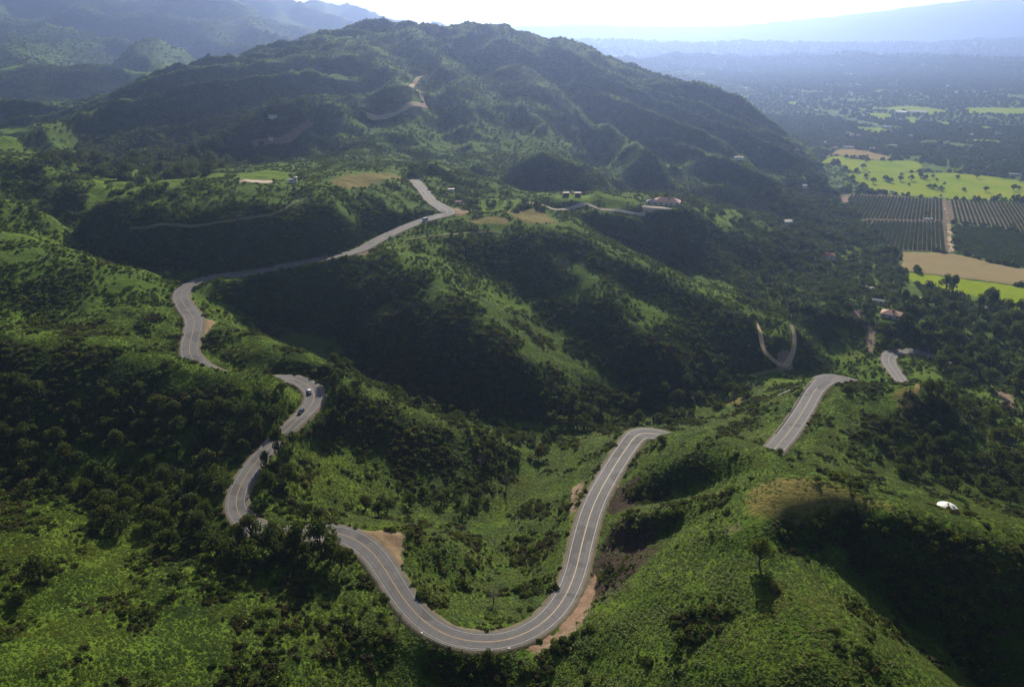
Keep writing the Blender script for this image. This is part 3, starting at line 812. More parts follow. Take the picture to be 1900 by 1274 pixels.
def dirt_mat(name, a, b, sc=0.5):
    m, t, out = mat(name)
    q = nd(t, 'ShaderNodeBsdfPrincipled'); q.inputs['Roughness'].default_value = 1.0; q.inputs['Specular IOR Level'].default_value = 0.05
    P = wpos(t); f = mth(t, 'ADD', mth(t, 'MULTIPLY', noise(t, sc, 5, 0.65, P), 0.6), mth(t, 'MULTIPLY', noise(t, sc * 0.12, 3, 0.6, P), 0.4))
    t.links.new(ramp(t, f, [(0.35, a), (0.65, b)]), q.inputs['Base Color'])
    bp = nd(t, 'ShaderNodeBump'); bp.inputs['Strength'].default_value = 0.5; bp.inputs['Distance'].default_value = 0.4; t.links.new(f, bp.inputs['Height']); t.links.new(bp.outputs[0], q.inputs['Normal'])
    t.links.new(q.outputs[0], out.inputs[0]); return m
M['asphalt'] = asphalt_material()
hw = road_c[:, 3]
FR = np.linspace(-1, 1, 13)
rme = ribbon('road', road_c, [f * hw for f in FR], 0.0, M['asphalt'])
rme.attributes.new('across', 'FLOAT', 'POINT').data.foreach_set('value', np.repeat(FR, len(road_c)).astype(np.float32))
tag(link('road', rme), 'grey winding two-lane road', kind='structure')

M['shoulder'] = dirt_mat('gravel_shoulder', (0.09, 0.085, 0.055), (0.2, 0.165, 0.115), 1.2)
wob = 0.5 * perlin(np.arange(len(road_c)) / 5.0, np.zeros(len(road_c)), 8)
for sg in (1, -1):
    _, nn_ = frame_of(road_c); rows_ = []
    for o_, z_ in ((0.0, -0.006), (0.55, -0.05), (1.2, -0.35), (2.0, -1.0)):
        q_ = road_c[:, :2] + nn_ * (sg * (hw + o_ + (wob * o_ * 0.5 if o_ else 0)))[:, None]; rows_.append(np.c_[q_, road_c[:, 2] + z_])
    k_ = len(road_c); i_ = np.arange(k_ - 1)
    F_ = np.concatenate([np.stack([a_ * k_ + i_, (a_ + 1) * k_ + i_, (a_ + 1) * k_ + i_ + 1, a_ * k_ + i_ + 1], 1) for a_ in range(3)])
    tag(link('road_shoulder', np_mesh('road_shoulder', np.concatenate(rows_), F_, M['shoulder'], True)), kind='structure')

def paint(name, col, rough=0.6):
    m, t, out = mat(name)
    b = nd(t, 'ShaderNodeBsdfPrincipled'); b.inputs['Roughness'].default_value = rough
    f = noise(t, 1.2, 5, 0.7, wpos(t))
    t.links.new(ramp(t, f, [(0.3, tuple(c * 0.45 for c in col)), (0.55, col)]), b.inputs['Base Color']); t.links.new(b.outputs[0], out.inputs[0]); return m
M['yellow_paint'] = paint('yellow_road_paint', (0.4, 0.26, 0.09)); M['white_paint'] = paint('white_road_paint', (0.38, 0.36, 0.33))
for nm, a, b, k in (('centre_line', 0.06, 0.19, 'yellow_paint'), ('centre_line', -0.19, -0.06, 'yellow_paint'), ('edge_line', hw - 1.1, hw - 0.96, 'white_paint'), ('edge_line', -hw + 0.96, -hw + 1.1, 'white_paint')):
    tag(link(nm, ribbon(nm, road_c, [a, b], 0.012, M[k])), kind='structure')

def patch(name, poly_px, m, dz, step=3.0, dm=120.0, kind='structure', label=None):
    """a sheet laid on the ground inside an outline"""
    from mathutils.geometry import delaunay_2d_cdt
    g = region(poly_px, dm)
    g = cr_spline(np.r_[g, g[:1]], step)[:-1] if len(poly_px) > 6 else g
    edge = []
    for a, b in zip(g, np.roll(g, -1, 0)):
        k = max(1, int(np.hypot(*(b - a)) / step)); edge += [a + (b - a) * i / k for i in range(k)]
    edge = np.array(edge); rag = min(step * 1.1, 2.4)
    edge = edge + rag * np.c_[perlin(edge[:, 0] / 5, edge[:, 1] / 5, 61), perlin(edge[:, 0] / 5, edge[:, 1] / 5, 62)]
    x0, y0 = edge.min(0); x1, y1 = edge.max(0)
    gx, gy = np.meshgrid(np.arange(x0, x1, step), np.arange(y0, y1, step)); gx, gy = gx.ravel(), gy.ravel()
    m_ = inside(edge, gx, gy); pts = [Vector(p) for p in edge] + [Vector(p) for p in np.c_[gx, gy][m_]]
    ne = len(edge)
    vs_, _, fs_, *_ = delaunay_2d_cdt(pts, [], [list(range(ne))], 1, 1e-4)
    V_ = np.array([(v.x, v.y) for v in vs_])
    de = np.sqrt(((V_[:, None] - edge[None]) ** 2).sum(-1).min(1))
    V_ = np.c_[V_, hgt(V_[:, 0], V_[:, 1]) - 0.25 + (dz + 0.25) * smooth01(0, min(step * 1.6, 4.0), de) + 0.1 * perlin(V_[:, 0] / 3, V_[:, 1] / 3, 66)]
    me = bpy.data.meshes.new(name); me.from_pydata(V_.tolist(), [], [f for f in fs_]); me.materials.append(m)
    me.polygons.foreach_set('use_smooth', np.ones(len(me.polygons), bool))
    o = link(name, me); tag(o, label, kind=kind); (HARD if name == 'dirt_turnout' else CLEAR).append(edge); return edge

M['track'] = dirt_mat('track_earth', (0.34, 0.25, 0.15), (0.5, 0.38, 0.25)); M['red_earth'] = dirt_mat('red_earth', (0.15, 0.095, 0.062), (0.29, 0.19, 0.13), 0.9); M['faint'] = dirt_mat('grassy_track', (0.11, 0.12, 0.05), (0.2, 0.18, 0.08))
M['turnout'] = dirt_mat('turnout_earth', (0.17, 0.115, 0.065), (0.3, 0.21, 0.13), 1.0); M['pale_pad'] = dirt_mat('pale_concrete', (0.4, 0.33, 0.25), (0.52, 0.44, 0.34))
def track(name, pts, half, m, dm=120.0, dz=0.3):
    L = np.array([ground(a, b, dm) for a, b in pts]); L = cr_spline(np.c_[L, np.zeros(len(L))], 2.0)[:, :3]
    for _ in range(3): L[1:-1] = 0.25 * L[:-2] + 0.5 * L[1:-1] + 0.25 * L[2:]
    o = half * (1 + 0.2 * perlin(np.arange(len(L)) / 6.0, np.zeros(len(L)), 5))
    tag(link(name, ribbon(name, L, [-o, -o * 0.5, 0, o * 0.5, o], lambda q: hgt(q[:, 0], q[:, 1]) + dz, m)), kind='structure')
    _, nn = frame_of(L); CLEAR.append(np.r_[L[:, :2] + nn * (half + 0.5), (L[:, :2] - nn * (half + 0.5))[::-1]])
track('dirt_track', [(1404, 596), (1411, 622), (1419, 652), (1436, 669), (1453, 680), (1465, 668), (1473, 645), (1474, 622), (1467, 602)], 1.7, M['track'], 300)
track('driveway', [(976, 376), (1010, 382), (1060, 387), (1120, 389), (1165, 394), (1198, 396)], 2.0, M['pale_pad'], 560)
track('hill_track', [(805, 134), (775, 146), (757, 158), (777, 169), (785, 188), (790, 197), (741, 207), (680, 214)], 3.2, M['track'], 880)
track('dirt_road', [(470, 268), (500, 262), (522, 262), (536, 257), (549, 246), (561, 238), (577, 228)], 4.0, M['red_earth'], 700, 0.5)
track('contour_track', [(760, 445), (830, 435), (880, 431), (930, 433)], 1.3, M['faint'], 450)
track('contour_track', [(240, 424), (330, 418), (420, 411), (480, 402), (520, 392), (570, 366)], 1.1, M['faint'], 450)
track('contour_track', [(1392, 698), (1418, 691), (1446, 686)], 1.4, M['faint'], 400)
M['ochre'] = dirt_mat('ochre_path', (0.14, 0.11, 0.04), (0.26, 0.18, 0.075), 0.9)
track('foot_path', [(1712, 714), (1696, 735), (1676, 755), (1668, 775)], 1.3, M['ochre'], 330, 0.2)
patch('paved_turnout', [(1500, 702), (1512, 696), (1560, 702), (1545, 716), (1512, 728), (1504, 722)], M['asphalt'], 0.5, 2.0, 380)
patch('dirt_turnout', [(640, 983), (700, 982), (745, 986), (749, 1010), (747, 1045), (738, 1062), (722, 1030), (700, 1008), (670, 992)], M['turnout'], 0.42, 1.5, 200)
patch('dirt_turnout', [(1093, 1062), (1104, 1050), (1112, 1075), (1095, 1120), (1060, 1160), (1015, 1196), (980, 1212), (958, 1214), (962, 1203), (1010, 1182), (1060, 1130), (1085, 1090)], M['red_earth'], 0.42, 1.5, 190)
patch('dirt_turnout', [(1126, 916), (1140, 890), (1152, 884), (1156, 896), (1140, 914)], M['turnout'], 0.45, 1.5, 220)
patch('dirt_turnout', [(384, 594), (404, 599), (390, 612), (376, 634), (370, 652), (366, 648), (374, 615)], M['turnout'], 0.42, 1.5, 300)
patch('dirt_turnout', [(838, 396), (850, 391), (870, 388), (872, 396), (852, 402)], M['turnout'], 0.45, 1.5, 400)
patch('dirt_turnout', [(1146, 834), (1158, 806), (1170, 797), (1204, 796), (1206, 801), (1180, 803), (1160, 822)], M['turnout'], 0.45, 1.5, 300)
patch('dirt_pad', [(440, 337), (456, 333), (505, 335), (509, 339), (480, 341)], M['pale_pad'], 0.5, 2.0, 480)
patch('driveway', [(1192, 394), (1190, 381), (1222, 383), (1248, 387), (1246, 391), (1220, 391), (1208, 397)], M['pale_pad'], 0.5, 2.0, 560)

# ------------------------------------------------------------------ fields on the valley floor
def field_mat(name, a, b, c, sc=0.02):
    m, t, out = mat(name)
    q = nd(t, 'ShaderNodeBsdfPrincipled'); q.inputs['Roughness'].default_value = 1.0; q.inputs['Specular IOR Level'].default_value = 0.0
    P = wpos(t); f = mth(t, 'ADD', mth(t, 'MULTIPLY', noise(t, sc, 4, 0.6, P, 0.6), 0.65), mth(t, 'MULTIPLY', noise(t, sc * 12, 3, 0.6, P), 0.35))
    t.links.new(ramp(t, f, [(0.3, a), (0.5, b), (0.7, c)]), q.inputs['Base Color']); t.links.new(q.outputs[0], out.inputs[0]); return m
M['pasture'] = field_mat('green_pasture', (0.14, 0.22, 0.016), (0.22, 0.28, 0.02), (0.3, 0.29, 0.04), 0.012)
M['stubble'] = field_mat('dry_stubble', (0.23, 0.17, 0.075), (0.3, 0.22, 0.1), (0.27, 0.24, 0.09)); M['ploughed'] = field_mat('mown_hay', (0.24, 0.19, 0.095), (0.29, 0.225, 0.115), (0.23, 0.195, 0.09), 0.03)
M['orchard_floor'] = field_mat('orchard_floor', (0.12, 0.1, 0.065), (0.17, 0.135, 0.09), (0.22, 0.17, 0.12), 0.05)
FD = 560
patch('field', [(1462, 279), (1500, 275), (1560, 277), (1650, 290), (1640, 297), (1590, 294), (1540, 290), (1480, 284)], M['stubble'], 0.5, 9, FD)
patch('field', [(1482, 285), (1540, 291), (1590, 296), (1642, 298), (1700, 300), (1704, 318), (1590, 319), (1545, 301)], M['pasture'], 0.45, 9, FD)
patch('field', [(1572, 322), (1700, 320), (1820, 325), (1960, 348), (1960, 376), (1900, 373), (1760, 369), (1645, 358), (1600, 347)], M['pasture'], 0.45, 9, FD)
patch('field', [(1664, 467), (1752, 469), (1800, 477), (1860, 492), (1960, 512), (1960, 545), (1890, 530), (1690, 503), (1672, 485)], M['ploughed'], 0.45, 6, FD)
patch('field', [(1690, 505), (1780, 517), (1890, 532), (1960, 547), (1960, 595), (1900, 578), (1815, 552), (1690, 522)], M['pasture'], 0.45, 6, FD)
patch('orchard_floor', [(1567, 361), (1640, 361), (1760, 371), (1900, 376), (2000, 382), (2000, 446), (1905, 431), (1768, 414), (1772, 470), (1752, 466), (1662, 463), (1630, 435), (1596, 405)], M['orchard_floor'], 0.4, 8, FD)
patch('dirt_road', [(1748, 371), (1758, 371), (1764, 410), (1771, 455), (1770, 466), (1755, 466), (1757, 440), (1752, 405)], M['track'], 0.55, 5, FD)
for pl in ([(1572, 203), (1640, 200), (1690, 197), (1757, 206), (1720, 212), (1690, 207), (1640, 205)], [(1788, 201), (1840, 200), (1960, 202), (1960, 214), (1850, 212), (1800, 211)], [(1605, 210), (1640, 210), (1660, 214), (1640, 221), (1625, 219)],
           [(1745, 227), (1766, 228), (1760, 233), (1748, 232)], [(1820, 234), (1840, 235), (1835, 240), (1825, 239)], [(1590, 235), (1640, 238), (1650, 246), (1612, 247), (1592, 242)], [(1462, 190), (1480, 188), (1478, 195), (1464, 196)], [(1680, 217), (1700, 219), (1700, 232), (1684, 230)],
           [(1800, 258), (1860, 262), (1850, 266), (1800, 264)]):
    patch('meadow', pl, M['pasture'], 0.8, 14, 900)

M['citrus'] = foliage('orchard_leaves', [(0.045, 0.082, 0.02), (0.06, 0.1, 0.025)], 0.25); M['crop'] = foliage('crop_leaves', [(0.06, 0.1, 0.02), (0.08, 0.11, 0.025)], 0.35)
def row_mesh(name, length, width, height, m, seed, gap=5.0):
    rg = np.random.default_rng(seed); L = []; gap = width * 0.8
    for k in range(int(length / gap)):
        L.append(((rg.uniform(-.2, .2), (k + 0.5) * gap + rg.uniform(-.4, .4), height * 0.5), width * 0.5 * rg.uniform(0.8, 1.12)))
    V_, F_ = lobes_cards(L, 70 / (width * 0.5) ** 2, width * 0.17, rg, height / width * 1.1, -0.6)
    return np_mesh(name, V_, F_, m)
def rows(name, top, bot, n_, width, height, m, label, cat, group, gap=5.0, edge=None):
    for k in range(n_):
        f = (k + 0.5) / n_
        ta = np.array([top[0][0] + (top[1][0] - top[0][0]) * f, top[0][1] + (top[1][1] - top[0][1]) * f]); tb = np.array([bot[0][0] + (bot[1][0] - bot[0][0]) * f, bot[0][1] + (bot[1][1] - bot[0][1]) * f])
        s_ = 1.0                                            # a row ends where the wood begins
        while edge and s_ > 0.1 and (ta + (tb - ta) * s_)[0] < np.interp((ta + (tb - ta) * s_)[1], [e[1] for e in edge], [e[0] for e in edge]): s_ -= 0.03
        if s_ < 0.2: continue
        tb = ta + (tb - ta) * s_; a = ground(*ta, FD); b = ground(*tb, FD)
        d = a - b; o = link(name, row_mesh(name, np.hypot(d[0], d[1]), width, height, m, 900 + k, gap), None, b)
        o.rotation_euler = (0, 0, math.atan2(d[1], d[0]) - math.pi / 2)
        ROWS.append((o, label, cat, group))
ROWS = []

# ------------------------------------------------------------------ small builders
def boxm(c, s, taper=1.0):
    """box of centre c, size s; the top narrowed by taper"""
    x, y, z = np.array(s) / 2.0
    V_ = np.array([(-x, -y, -z), (x, -y, -z), (x, y, -z), (-x, y, -z), (-x * taper, -y * taper, z), (x * taper, -y * taper, z), (x * taper, y * taper, z), (-x * taper, y * taper, z)]) + np.array(c)
    return V_, np.array([(0, 3, 2, 1), (4, 5, 6, 7), (0, 1, 5, 4), (1, 2, 6, 5), (2, 3, 7, 6), (3, 0, 4, 7)])
def solid(name, parts, m, parent=None, smooth=False, bevel=0.0):
    V_, F_ = join(parts); o = link(name, np_mesh(name, V_, F_, m, smooth), parent)
    if bevel:
        b = o.modifiers.new('bevel', 'BEVEL'); b.width = bevel; b.segments = 2
    return o
def empty(name, loc, rz=0.0, label=None, cat=None, group=None):
    e = bpy.data.objects.new(name, None); C.objects.link(e); e.location = loc; e.rotation_euler = (0, 0, rz); return tag(e, label, cat, group)
def roof_mesh(name, w_, d_, h, pitch, hip, m, over=0.5, th=0.18):
    x, y = w_ / 2 + over, d_ / 2 + over; z = (d_ / 2 + over) * pitch; r = x - (y if hip else 0) * 0.95
    r = max(r, 0.3); z0 = h - over * pitch
    V_ = [(-x, -y, z0), (x, -y, z0), (x, y, z0), (-x, y, z0), (-r, 0, z0 + z), (r, 0, z0 + z)]
    V_ += [(a, b, c - th) for a, b, c in V_]
    F_ = [(0, 1, 5, 4), (2, 3, 4, 5), (1, 2, 5), (3, 0, 4), (7, 6, 10, 11), (9, 8, 11, 10), (8, 7, 11), (6, 9, 10), (0, 6, 7, 1), (1, 7, 8, 2), (2, 8, 9, 3), (3, 9, 6, 0)]
    me = bpy.data.meshes.new(name); me.from_pydata(V_, [], F_); me.materials.append(m); return me
M['cream'] = plain('cream_stucco', (0.5, 0.43, 0.34), 0.9, 0.12, 0.6); M['white_wall'] = plain('white_wall', (0.72, 0.7, 0.66), 0.8, 0.08, 0.6); M['red_wood'] = plain('red_brown_boards', (0.12, 0.05, 0.04), 0.9, 0.25, 1.0)
M['tan_roof'] = plain('tan_shingles', (0.46, 0.28, 0.21), 0.9, 0.22, 2.0); M['red_roof'] = plain('red_tiles', (0.28, 0.11, 0.08), 0.9, 0.25, 2.0); M['grey_roof'] = plain('grey_shingles', (0.2, 0.2, 0.22), 0.9, 0.2, 2.0)
M['pale_roof'] = plain('pale_metal_roof', (0.36, 0.34, 0.32), 0.7, 0.08, 1.0, 0.2); M['pink_roof'] = plain('faded_pink_roof', (0.42, 0.28, 0.25), 0.8, 0.15, 1.0)
M['window'] = plain('dark_window', (0.03, 0.04, 0.05), 0.15, 0.1, 1.0, 0.0, 0.6); M['door'] = plain('brown_door', (0.1, 0.06, 0.04), 0.7); M['brick'] = plain('chimney_brick', (0.2, 0.07, 0.05), 0.9)
LAND = []           # landmarks for telling plants apart: (px, py, phrase)
def house(name, px, py, w_, d_, h, rz, wall, roof, label, cat, hip=True, pitch=0.42, dm=400, chimney=False, wing=None, group=None, clear=1.0, land=None, far=False):
    p = ground(px, py, dm); rz = R(rz)
    e = empty(name, (p[0], p[1], p[2]), rz, label, cat, group)
    solid('wall', [boxm((0, 0, (h - 2.5) / 2), (w_, d_, h + 2.5))], M[wall], e)
    rf = link('roof', roof_mesh('roof', w_, d_, h, pitch, hip, M[roof]), e)
    nwin = max(1, int(w_ / 4.2))
    for k in range(nwin):
        xx = -w_ / 2 + w_ * (k + 0.5) / nwin
        if k == nwin // 2 and not far: solid('door', [boxm((xx, -d_ / 2 - 0.02, 1.05), (1.1, 0.1, 2.1))], M['door'], e)
        else: solid('window', [boxm((xx, -d_ / 2 - 0.02, h * 0.56), (min(1.7, w_ * 0.3), 0.1, min(1.3, h * 0.42)))], M['window'], e)
    if not far:
        for s in (-1, 1): solid('window', [boxm((s * (w_ / 2 + 0.02), 0, h * 0.56), (0.1, 1.5, 1.2))], M['window'], e)
    if chimney: solid('chimney', [boxm((w_ * 0.08, -d_ * 0.16, h + d_ * 0.34 * pitch), (1.3, 1.3, d_ * pitch * 0.55 + 1.6))], M['brick'], rf)
    if wing:
        wx, wy, ww, wd, wh, wroof = wing
        q = solid('wing', [boxm((wx, wy, (wh - 2.5) / 2), (ww, wd, wh + 2.5))], M[wall], e)
        r2 = link('roof', roof_mesh('roof', ww, wd, wh, pitch, True, M[wroof]), q); r2.location = (wx, wy, 0)
        for k in range(2): solid('window', [boxm((wx - ww / 4 + k * ww / 2, wy - wd / 2 - 0.02, wh * 0.55), (1.6, 0.1, 1.2))], M['window'], q)
    r_ = max(w_, d_) * 0.62 * clear; tc = -np.array([p[0], p[1]]) / np.hypot(p[0], p[1]); n2 = np.array([-tc[1], tc[0]])
    HARD.append(np.array([p[:2] + n2 * r_ - tc * r_, p[:2] + n2 * r_ + tc * (r_ + 9 * clear), p[:2] - n2 * r_ + tc * (r_ + 9 * clear), p[:2] - n2 * r_ - tc * r_]))
    if land: LAND.append((px, py, land))
    return e

# ------------------------------------------------------------------ orchard rows
EDGE = [(1566, 360), (1592, 404), (1600, 411), (1628, 436), (1662, 466)]
rows('orchard_row', [(1566, 362.5), (1748, 371)], [(1532, 404), (1750, 409)], 29, 2.9, 2.7, M['citrus'], 'orchard tree row in the upper block west of the dirt lane', 'orchard row', 'orchard rows west of the lane, upper block', 5, EDGE)
rows('orchard_row', [(1598, 411), (1748, 413)], [(1568, 461), (1754, 465)], 21, 3.4, 3.0, M['citrus'], 'orchard tree row in the lower block beside the mown field', 'orchard row', 'orchard rows west of the lane, lower block', 5, EDGE)
rows('orchard_row', [(1762, 372), (1960, 381)], [(1770, 412), (2016, 446)], 28, 2.6, 2.6, M['citrus'], 'orchard tree row east of the dirt lane below the pasture', 'orchard row', 'orchard rows east of the lane')
rows('crop_row', [(1694, 524), (1800, 549)], [(1712, 548), (1806, 566)], 14, 2.6, 1.6, M['crop'], 'yellowish crop row beside the bright green strip', 'crop row', 'crop rows below the green strip', 3.0)
# the close-planted block right of the lane
gb = region([(1772, 417), (1905, 433), (2000, 448), (2000, 512), (1900, 497), (1860, 489), (1800, 474), (1775, 468)], FD)
x0, y0 = gb.min(0); x1, y1 = gb.max(0)
gx, gy = np.meshgrid(np.arange(x0, x1, 4.6), np.arange(y0, y1, 4.6)); gx, gy = gx.ravel(), gy.ravel()
k = inside(gb, gx, gy); rg = np.random.default_rng(3); gx, gy = gx[k] + rg.normal(0, .25, k.sum()), gy[k] + rg.normal(0, .25, k.sum())
sap = [shrub_mesh(50 + i, 36, 0.3, M['citrus'], 'sapling', 1.1) for i in range(3)]
s = rg.uniform(2.0, 2.7, len(gx))
stuff_scatter('close_planted_grove', 'dark green close-planted grove by the lane', sap, np.c_[gx, gy, hgt(gx, gy) + 0.3], np.c_[s, s, s], rg.uniform(0, 6, len(gx)), rg.integers(0, 3, len(gx)))
CLEAR.append(gb)

# ------------------------------------------------------------------ buildings
house('hilltop_house', 1237, 379, 25, 14, 3.4, -16, 'cream', 'tan_roof', 'large cream house with tan hipped roof on the knoll above its pale driveway', 'house', True, 0.48, 560, True, (-13.0, -3, 12, 10, 2.8, 'grey_roof'), None, 0.7, 'the hilltop house')
house('barn', 1050, 364, 5.4, 4.5, 3.6, 4, 'red_wood', 'pink_roof', 'red-brown shed with pale roof on the grassy rise, the one farther from the house', 'shed', False, 0.15, 560, land='the two red-brown sheds', clear=0.6, far=True)
house('barn', 1072, 364, 5.4, 4.5, 3.6, -3, 'red_wood', 'pink_roof', 'red-brown shed with pale roof on the grassy rise, the one nearer the house', 'shed', False, 0.15, 560, clear=0.6, far=True)
house('shed', 541, 339, 4.4, 3.6, 3.0, 12, 'white_wall', 'pale_roof', 'white hut beside the pale pad on top of the dark hill', 'shed', False, 0.3, 480, land='the white hilltop hut', clear=0.6, far=True)
house('shed', 549, 338, 2.2, 2.6, 4.4, 12, 'white_wall', 'pale_roof', 'narrow white tower hut at the end of the white hut', 'shed', True, 0.3, 480, clear=0.6, far=True)
house('shed', 837, 355, 5.5, 4, 2.6, 10, 'white_wall', 'pale_roof', 'low white-roofed shed among bushes above the upper road bend', 'shed', False, 0.2, 560, land='the white-roofed shed', far=True)
house('cabin', 852, 379, 5.5, 4.5, 2.8, -20, 'cream', 'tan_roof', 'small tan cabin in the bushes behind the upper turnout', 'cabin', False, 0.4, 500, far=True)
house('white_house', 1459, 416, 11, 8, 4.2, 24, 'white_wall', 'pale_roof', 'white house half hidden in the dark wood below the hilltop house', 'house', False, 0.3, 640, land='the white wood house')
house('red_house', 1536, 478, 12, 9, 3.6, -12, 'white_wall', 'red_roof', 'low house with red roof deep in the oak wood', 'house', True, 0.45, 600, land='the red-roofed house')
house('shed', 1603, 538, 5.5, 4.5, 3.2, 20, 'white_wall', 'pale_roof', 'bright white cottage at the edge of the oaks', 'cottage', False, 0.35, 540, land='the bright white cottage', far=True)
house('shed', 1616, 538, 3.6, 3, 2.6, 20, 'white_wall', 'pale_roof', 'tiny white shed beside the bright white cottage', 'shed', False, 0.3, 540, far=True)
house('knoll_house', 1653, 587, 15, 11, 3.4, -33, 'cream', 'tan_roof', 'cream house with broad tan hipped roof among trees above the lower road', 'house', True, 0.42, 520, True, land='the tan-roofed house')
house('outbuilding', 1628, 562, 10, 5, 3.0, -28, 'cream', 'grey_roof', 'long low outbuilding with grey roof behind the tan-roofed house', 'outbuilding', False, 0.3, 520)
house('pink_house', 1722, 560, 13, 9, 3.6, 12, 'cream', 'pink_roof', 'faded pink-roofed house behind the two dark cypresses', 'house', True, 0.35, 520, land='the pink-roofed house')
house('pale_house', 1822, 577, 7, 6, 3.6, 5, 'white_wall', 'pale_roof', 'pale house peeping between the tall trees by the green strip', 'house', False, 0.35, 520, land='the pale grove house')
house('shed', 1640, 355, 6, 5, 3, 0, 'white_wall', 'pale_roof', 'white field shed at the pasture edge above the orchard', 'shed', False, 0.3, 700, far=True, land='the white field shed')
house('shed', 1655, 357, 6, 4, 2.4, 0, 'white_wall', 'grey_roof', 'low grey field shed next to the white field shed', 'shed', False, 0.3, 700, far=True)
house('pump_house', 1722, 408, 10, 4, 2.2, 8, 'white_wall', 'pale_roof', 'long pale pump house by the tree inside the orchard', 'pump house', False, 0.2, 700, far=True)
house('shed', 503, 218, 5, 4, 3, 0, 'white_wall', 'pale_roof', 'white shed in the dark wood under the great hill, west one of a pair', 'shed', False, 0.3, 850, far=True, group=None)
house('shed', 511, 218, 4, 4, 3, 0, 'white_wall', 'pale_roof', 'white shed in the dark wood under the great hill, east one of a pair', 'shed', False, 0.3, 850, far=True)
house('shed', 502, 259, 5, 4, 2.8, 20, 'white_wall', 'pale_roof', 'white shed at the lower end of the reddish dirt road', 'shed', False, 0.3, 650, far=True, land='the reddish road shed')
FAR = [(1383, 165, 'white', 'white farmhouse at the meadow edge nearest the great hill'), (1468, 181, 'white', 'bright white house alone in the blue wood right of the hill foot'), (1575, 174, 'long', 'long pale roof of a big building in the middle of the far wood'), (1577, 178, 'long', 'second long pale roof directly below the big far building'),
       (1598, 181, 'white', 'small pale house right of the two long roofs'), (1585, 224, 'white', 'white dot of a house above the patchy meadows'), (1622, 236, 'white', 'white house on the patchy small meadow'), (1645, 238, 'long', 'long white shed at the right end of the patchy meadow'),
       (1758, 161, 'white', 'white house high in the far wood, brightest of that part'), (1774, 172, 'white', 'pale house below and right of the brightest far house'), (1678, 177, 'white', 'pale house, left of two above the long green meadow'), (1688, 179, 'white', 'pale house, right of two above the long green meadow'),
       (1803, 251, 'white', 'bright white house above the right hand orchard wood'), (1571, 275, 'long', 'white farm shed at the back edge of the tan field'), (1580, 276, 'white', 'small white farmhouse right of the farm shed on the tan field edge'), (1548, 276, 'tan', 'tan farmhouse at the back edge of the tan field'),
       (1530, 266, 'white', 'pale barn in the wood behind the tan field'), (1580, 252, 'tan', 'tan roofed farm among trees between meadows and tan field'), (1592, 253, 'white', 'white roofed farm shed beside the tan roofed farm'), (1689, 253, 'white', 'white house below the small right meadow patches'),
       (1367, 296, 'white', 'white hut on the dark spur of the great hill, left one'), (1373, 296, 'white', 'white hut on the dark spur of the great hill, right one'), (1491, 348, 'white', 'tiny white hut in the dark slope wood'), (1557, 350, 'white', 'white hut among trees left of the orchard'),
       (1880, 326, 'long', 'grey white barn at the right edge of the pasture'), (1618, 277, 'tan', 'brownish farm roof right of the white farm sheds'), (1655, 272, 'long', 'pale sheds behind the stubble field corner'), (1828, 172, 'white', 'small pale house far out in the right wood')]
for px, py, kd, lb in FAR:
    dd = {'white': (9, 8, 4.5, 'white_wall', 'pale_roof'), 'long': (26, 9, 4.5, 'white_wall', 'pale_roof'), 'tan': (14, 10, 4, 'cream', 'tan_roof')}[kd]
    f_ = 0.75 if py > 240 else 1.0
    house('farmhouse', px, py, dd[0] * f_, dd[1] * f_, dd[2] * f_, (px * 7) % 40 - 20, dd[3], dd[4], lb, 'house', False, 0.35, 850, far=True, clear=1.2)
for x0_, x1_, lb in ((1664, 1684, 'long white greenhouse at the left end of the green meadow'), (1688, 1720, 'long pale blue-white greenhouse right of the shorter white one')):
    a, b = ground(x0_, 209, 900), ground(x1_, 211, 900); d = b - a
    e = empty('greenhouse', (a + b) / 2, math.atan2(d[1], d[0]), lb, 'greenhouse'); l_ = np.hypot(d[0], d[1])
    solid('wall', [boxm((0, 0, 1.5), (l_, 16, 5))], M['white_wall'], e); link('roof', roof_mesh('roof', l_, 16, 4.0, 0.4, False, M['pale_roof']), e)
    CLEAR.append(np.array([a[:2] + [-10, -40], b[:2] + [10, -40], b[:2] + [10, 20], a[:2] + [-10, 20]]))

# domed tank below the near hill
p = PD(1757, 943, 286); p[2] = max(p[2], hgt(p[0], p[1]) + 2.5); HARD.append(np.array([p[:2] + [-9, -24], p[:2] + [7, -24], p[:2] + [7, 6], p[:2] + [-7, 6]]))
e = empty('water_tank', (p[0], p[1], p[2] - 2.3), 0, 'round tank with shallow white dome roof behind the green crest', 'water tank')
rt, nseg = 3.7, 32
prof = [(rt * math.sin(a), 3.1 + 1.15 * (math.cos(a) - math.cos(1.0)) / (1 - math.cos(1.0))) for a in np.linspace(0.02, 1.0, 9)]; prof = [(r_ / math.sin(1.0), z_) for r_, z_ in prof]
def lathe(prof, n_):
    V_ = np.array([(r_ * math.cos(2 * math.pi * k / n_), r_ * math.sin(2 * math.pi * k / n_), z_) for r_, z_ in prof for k in range(n_)])
    F_ = np.array([(i * n_ + k, i * n_ + (k + 1) % n_, (i + 1) * n_ + (k + 1) % n_, (i + 1) * n_ + k) for i in range(len(prof) - 1) for k in range(n_)])
    return V_, F_[:, ::-1] if prof[0][1] > prof[-1][1] else F_
M['tank_white'] = plain('tank_white', (0.6, 0.58, 0.55), 0.45, 0.15, 0.5); M['tank_wall'] = plain('tank_wall', (0.4, 0.38, 0.36), 0.6, 0.2, 0.5)
solid('roof', [lathe(prof, nseg)], M['tank_white'], e, True)
solid('wall', [lathe([(rt - 0.12, 3.06), (rt - 0.12, -6)], nseg)], M['tank_wall'], e, True)
hatch = solid('hatch', [boxm((1.6, -0.8, 4.05), (0.9, 0.9, 0.5))], M['tank_wall'], e)
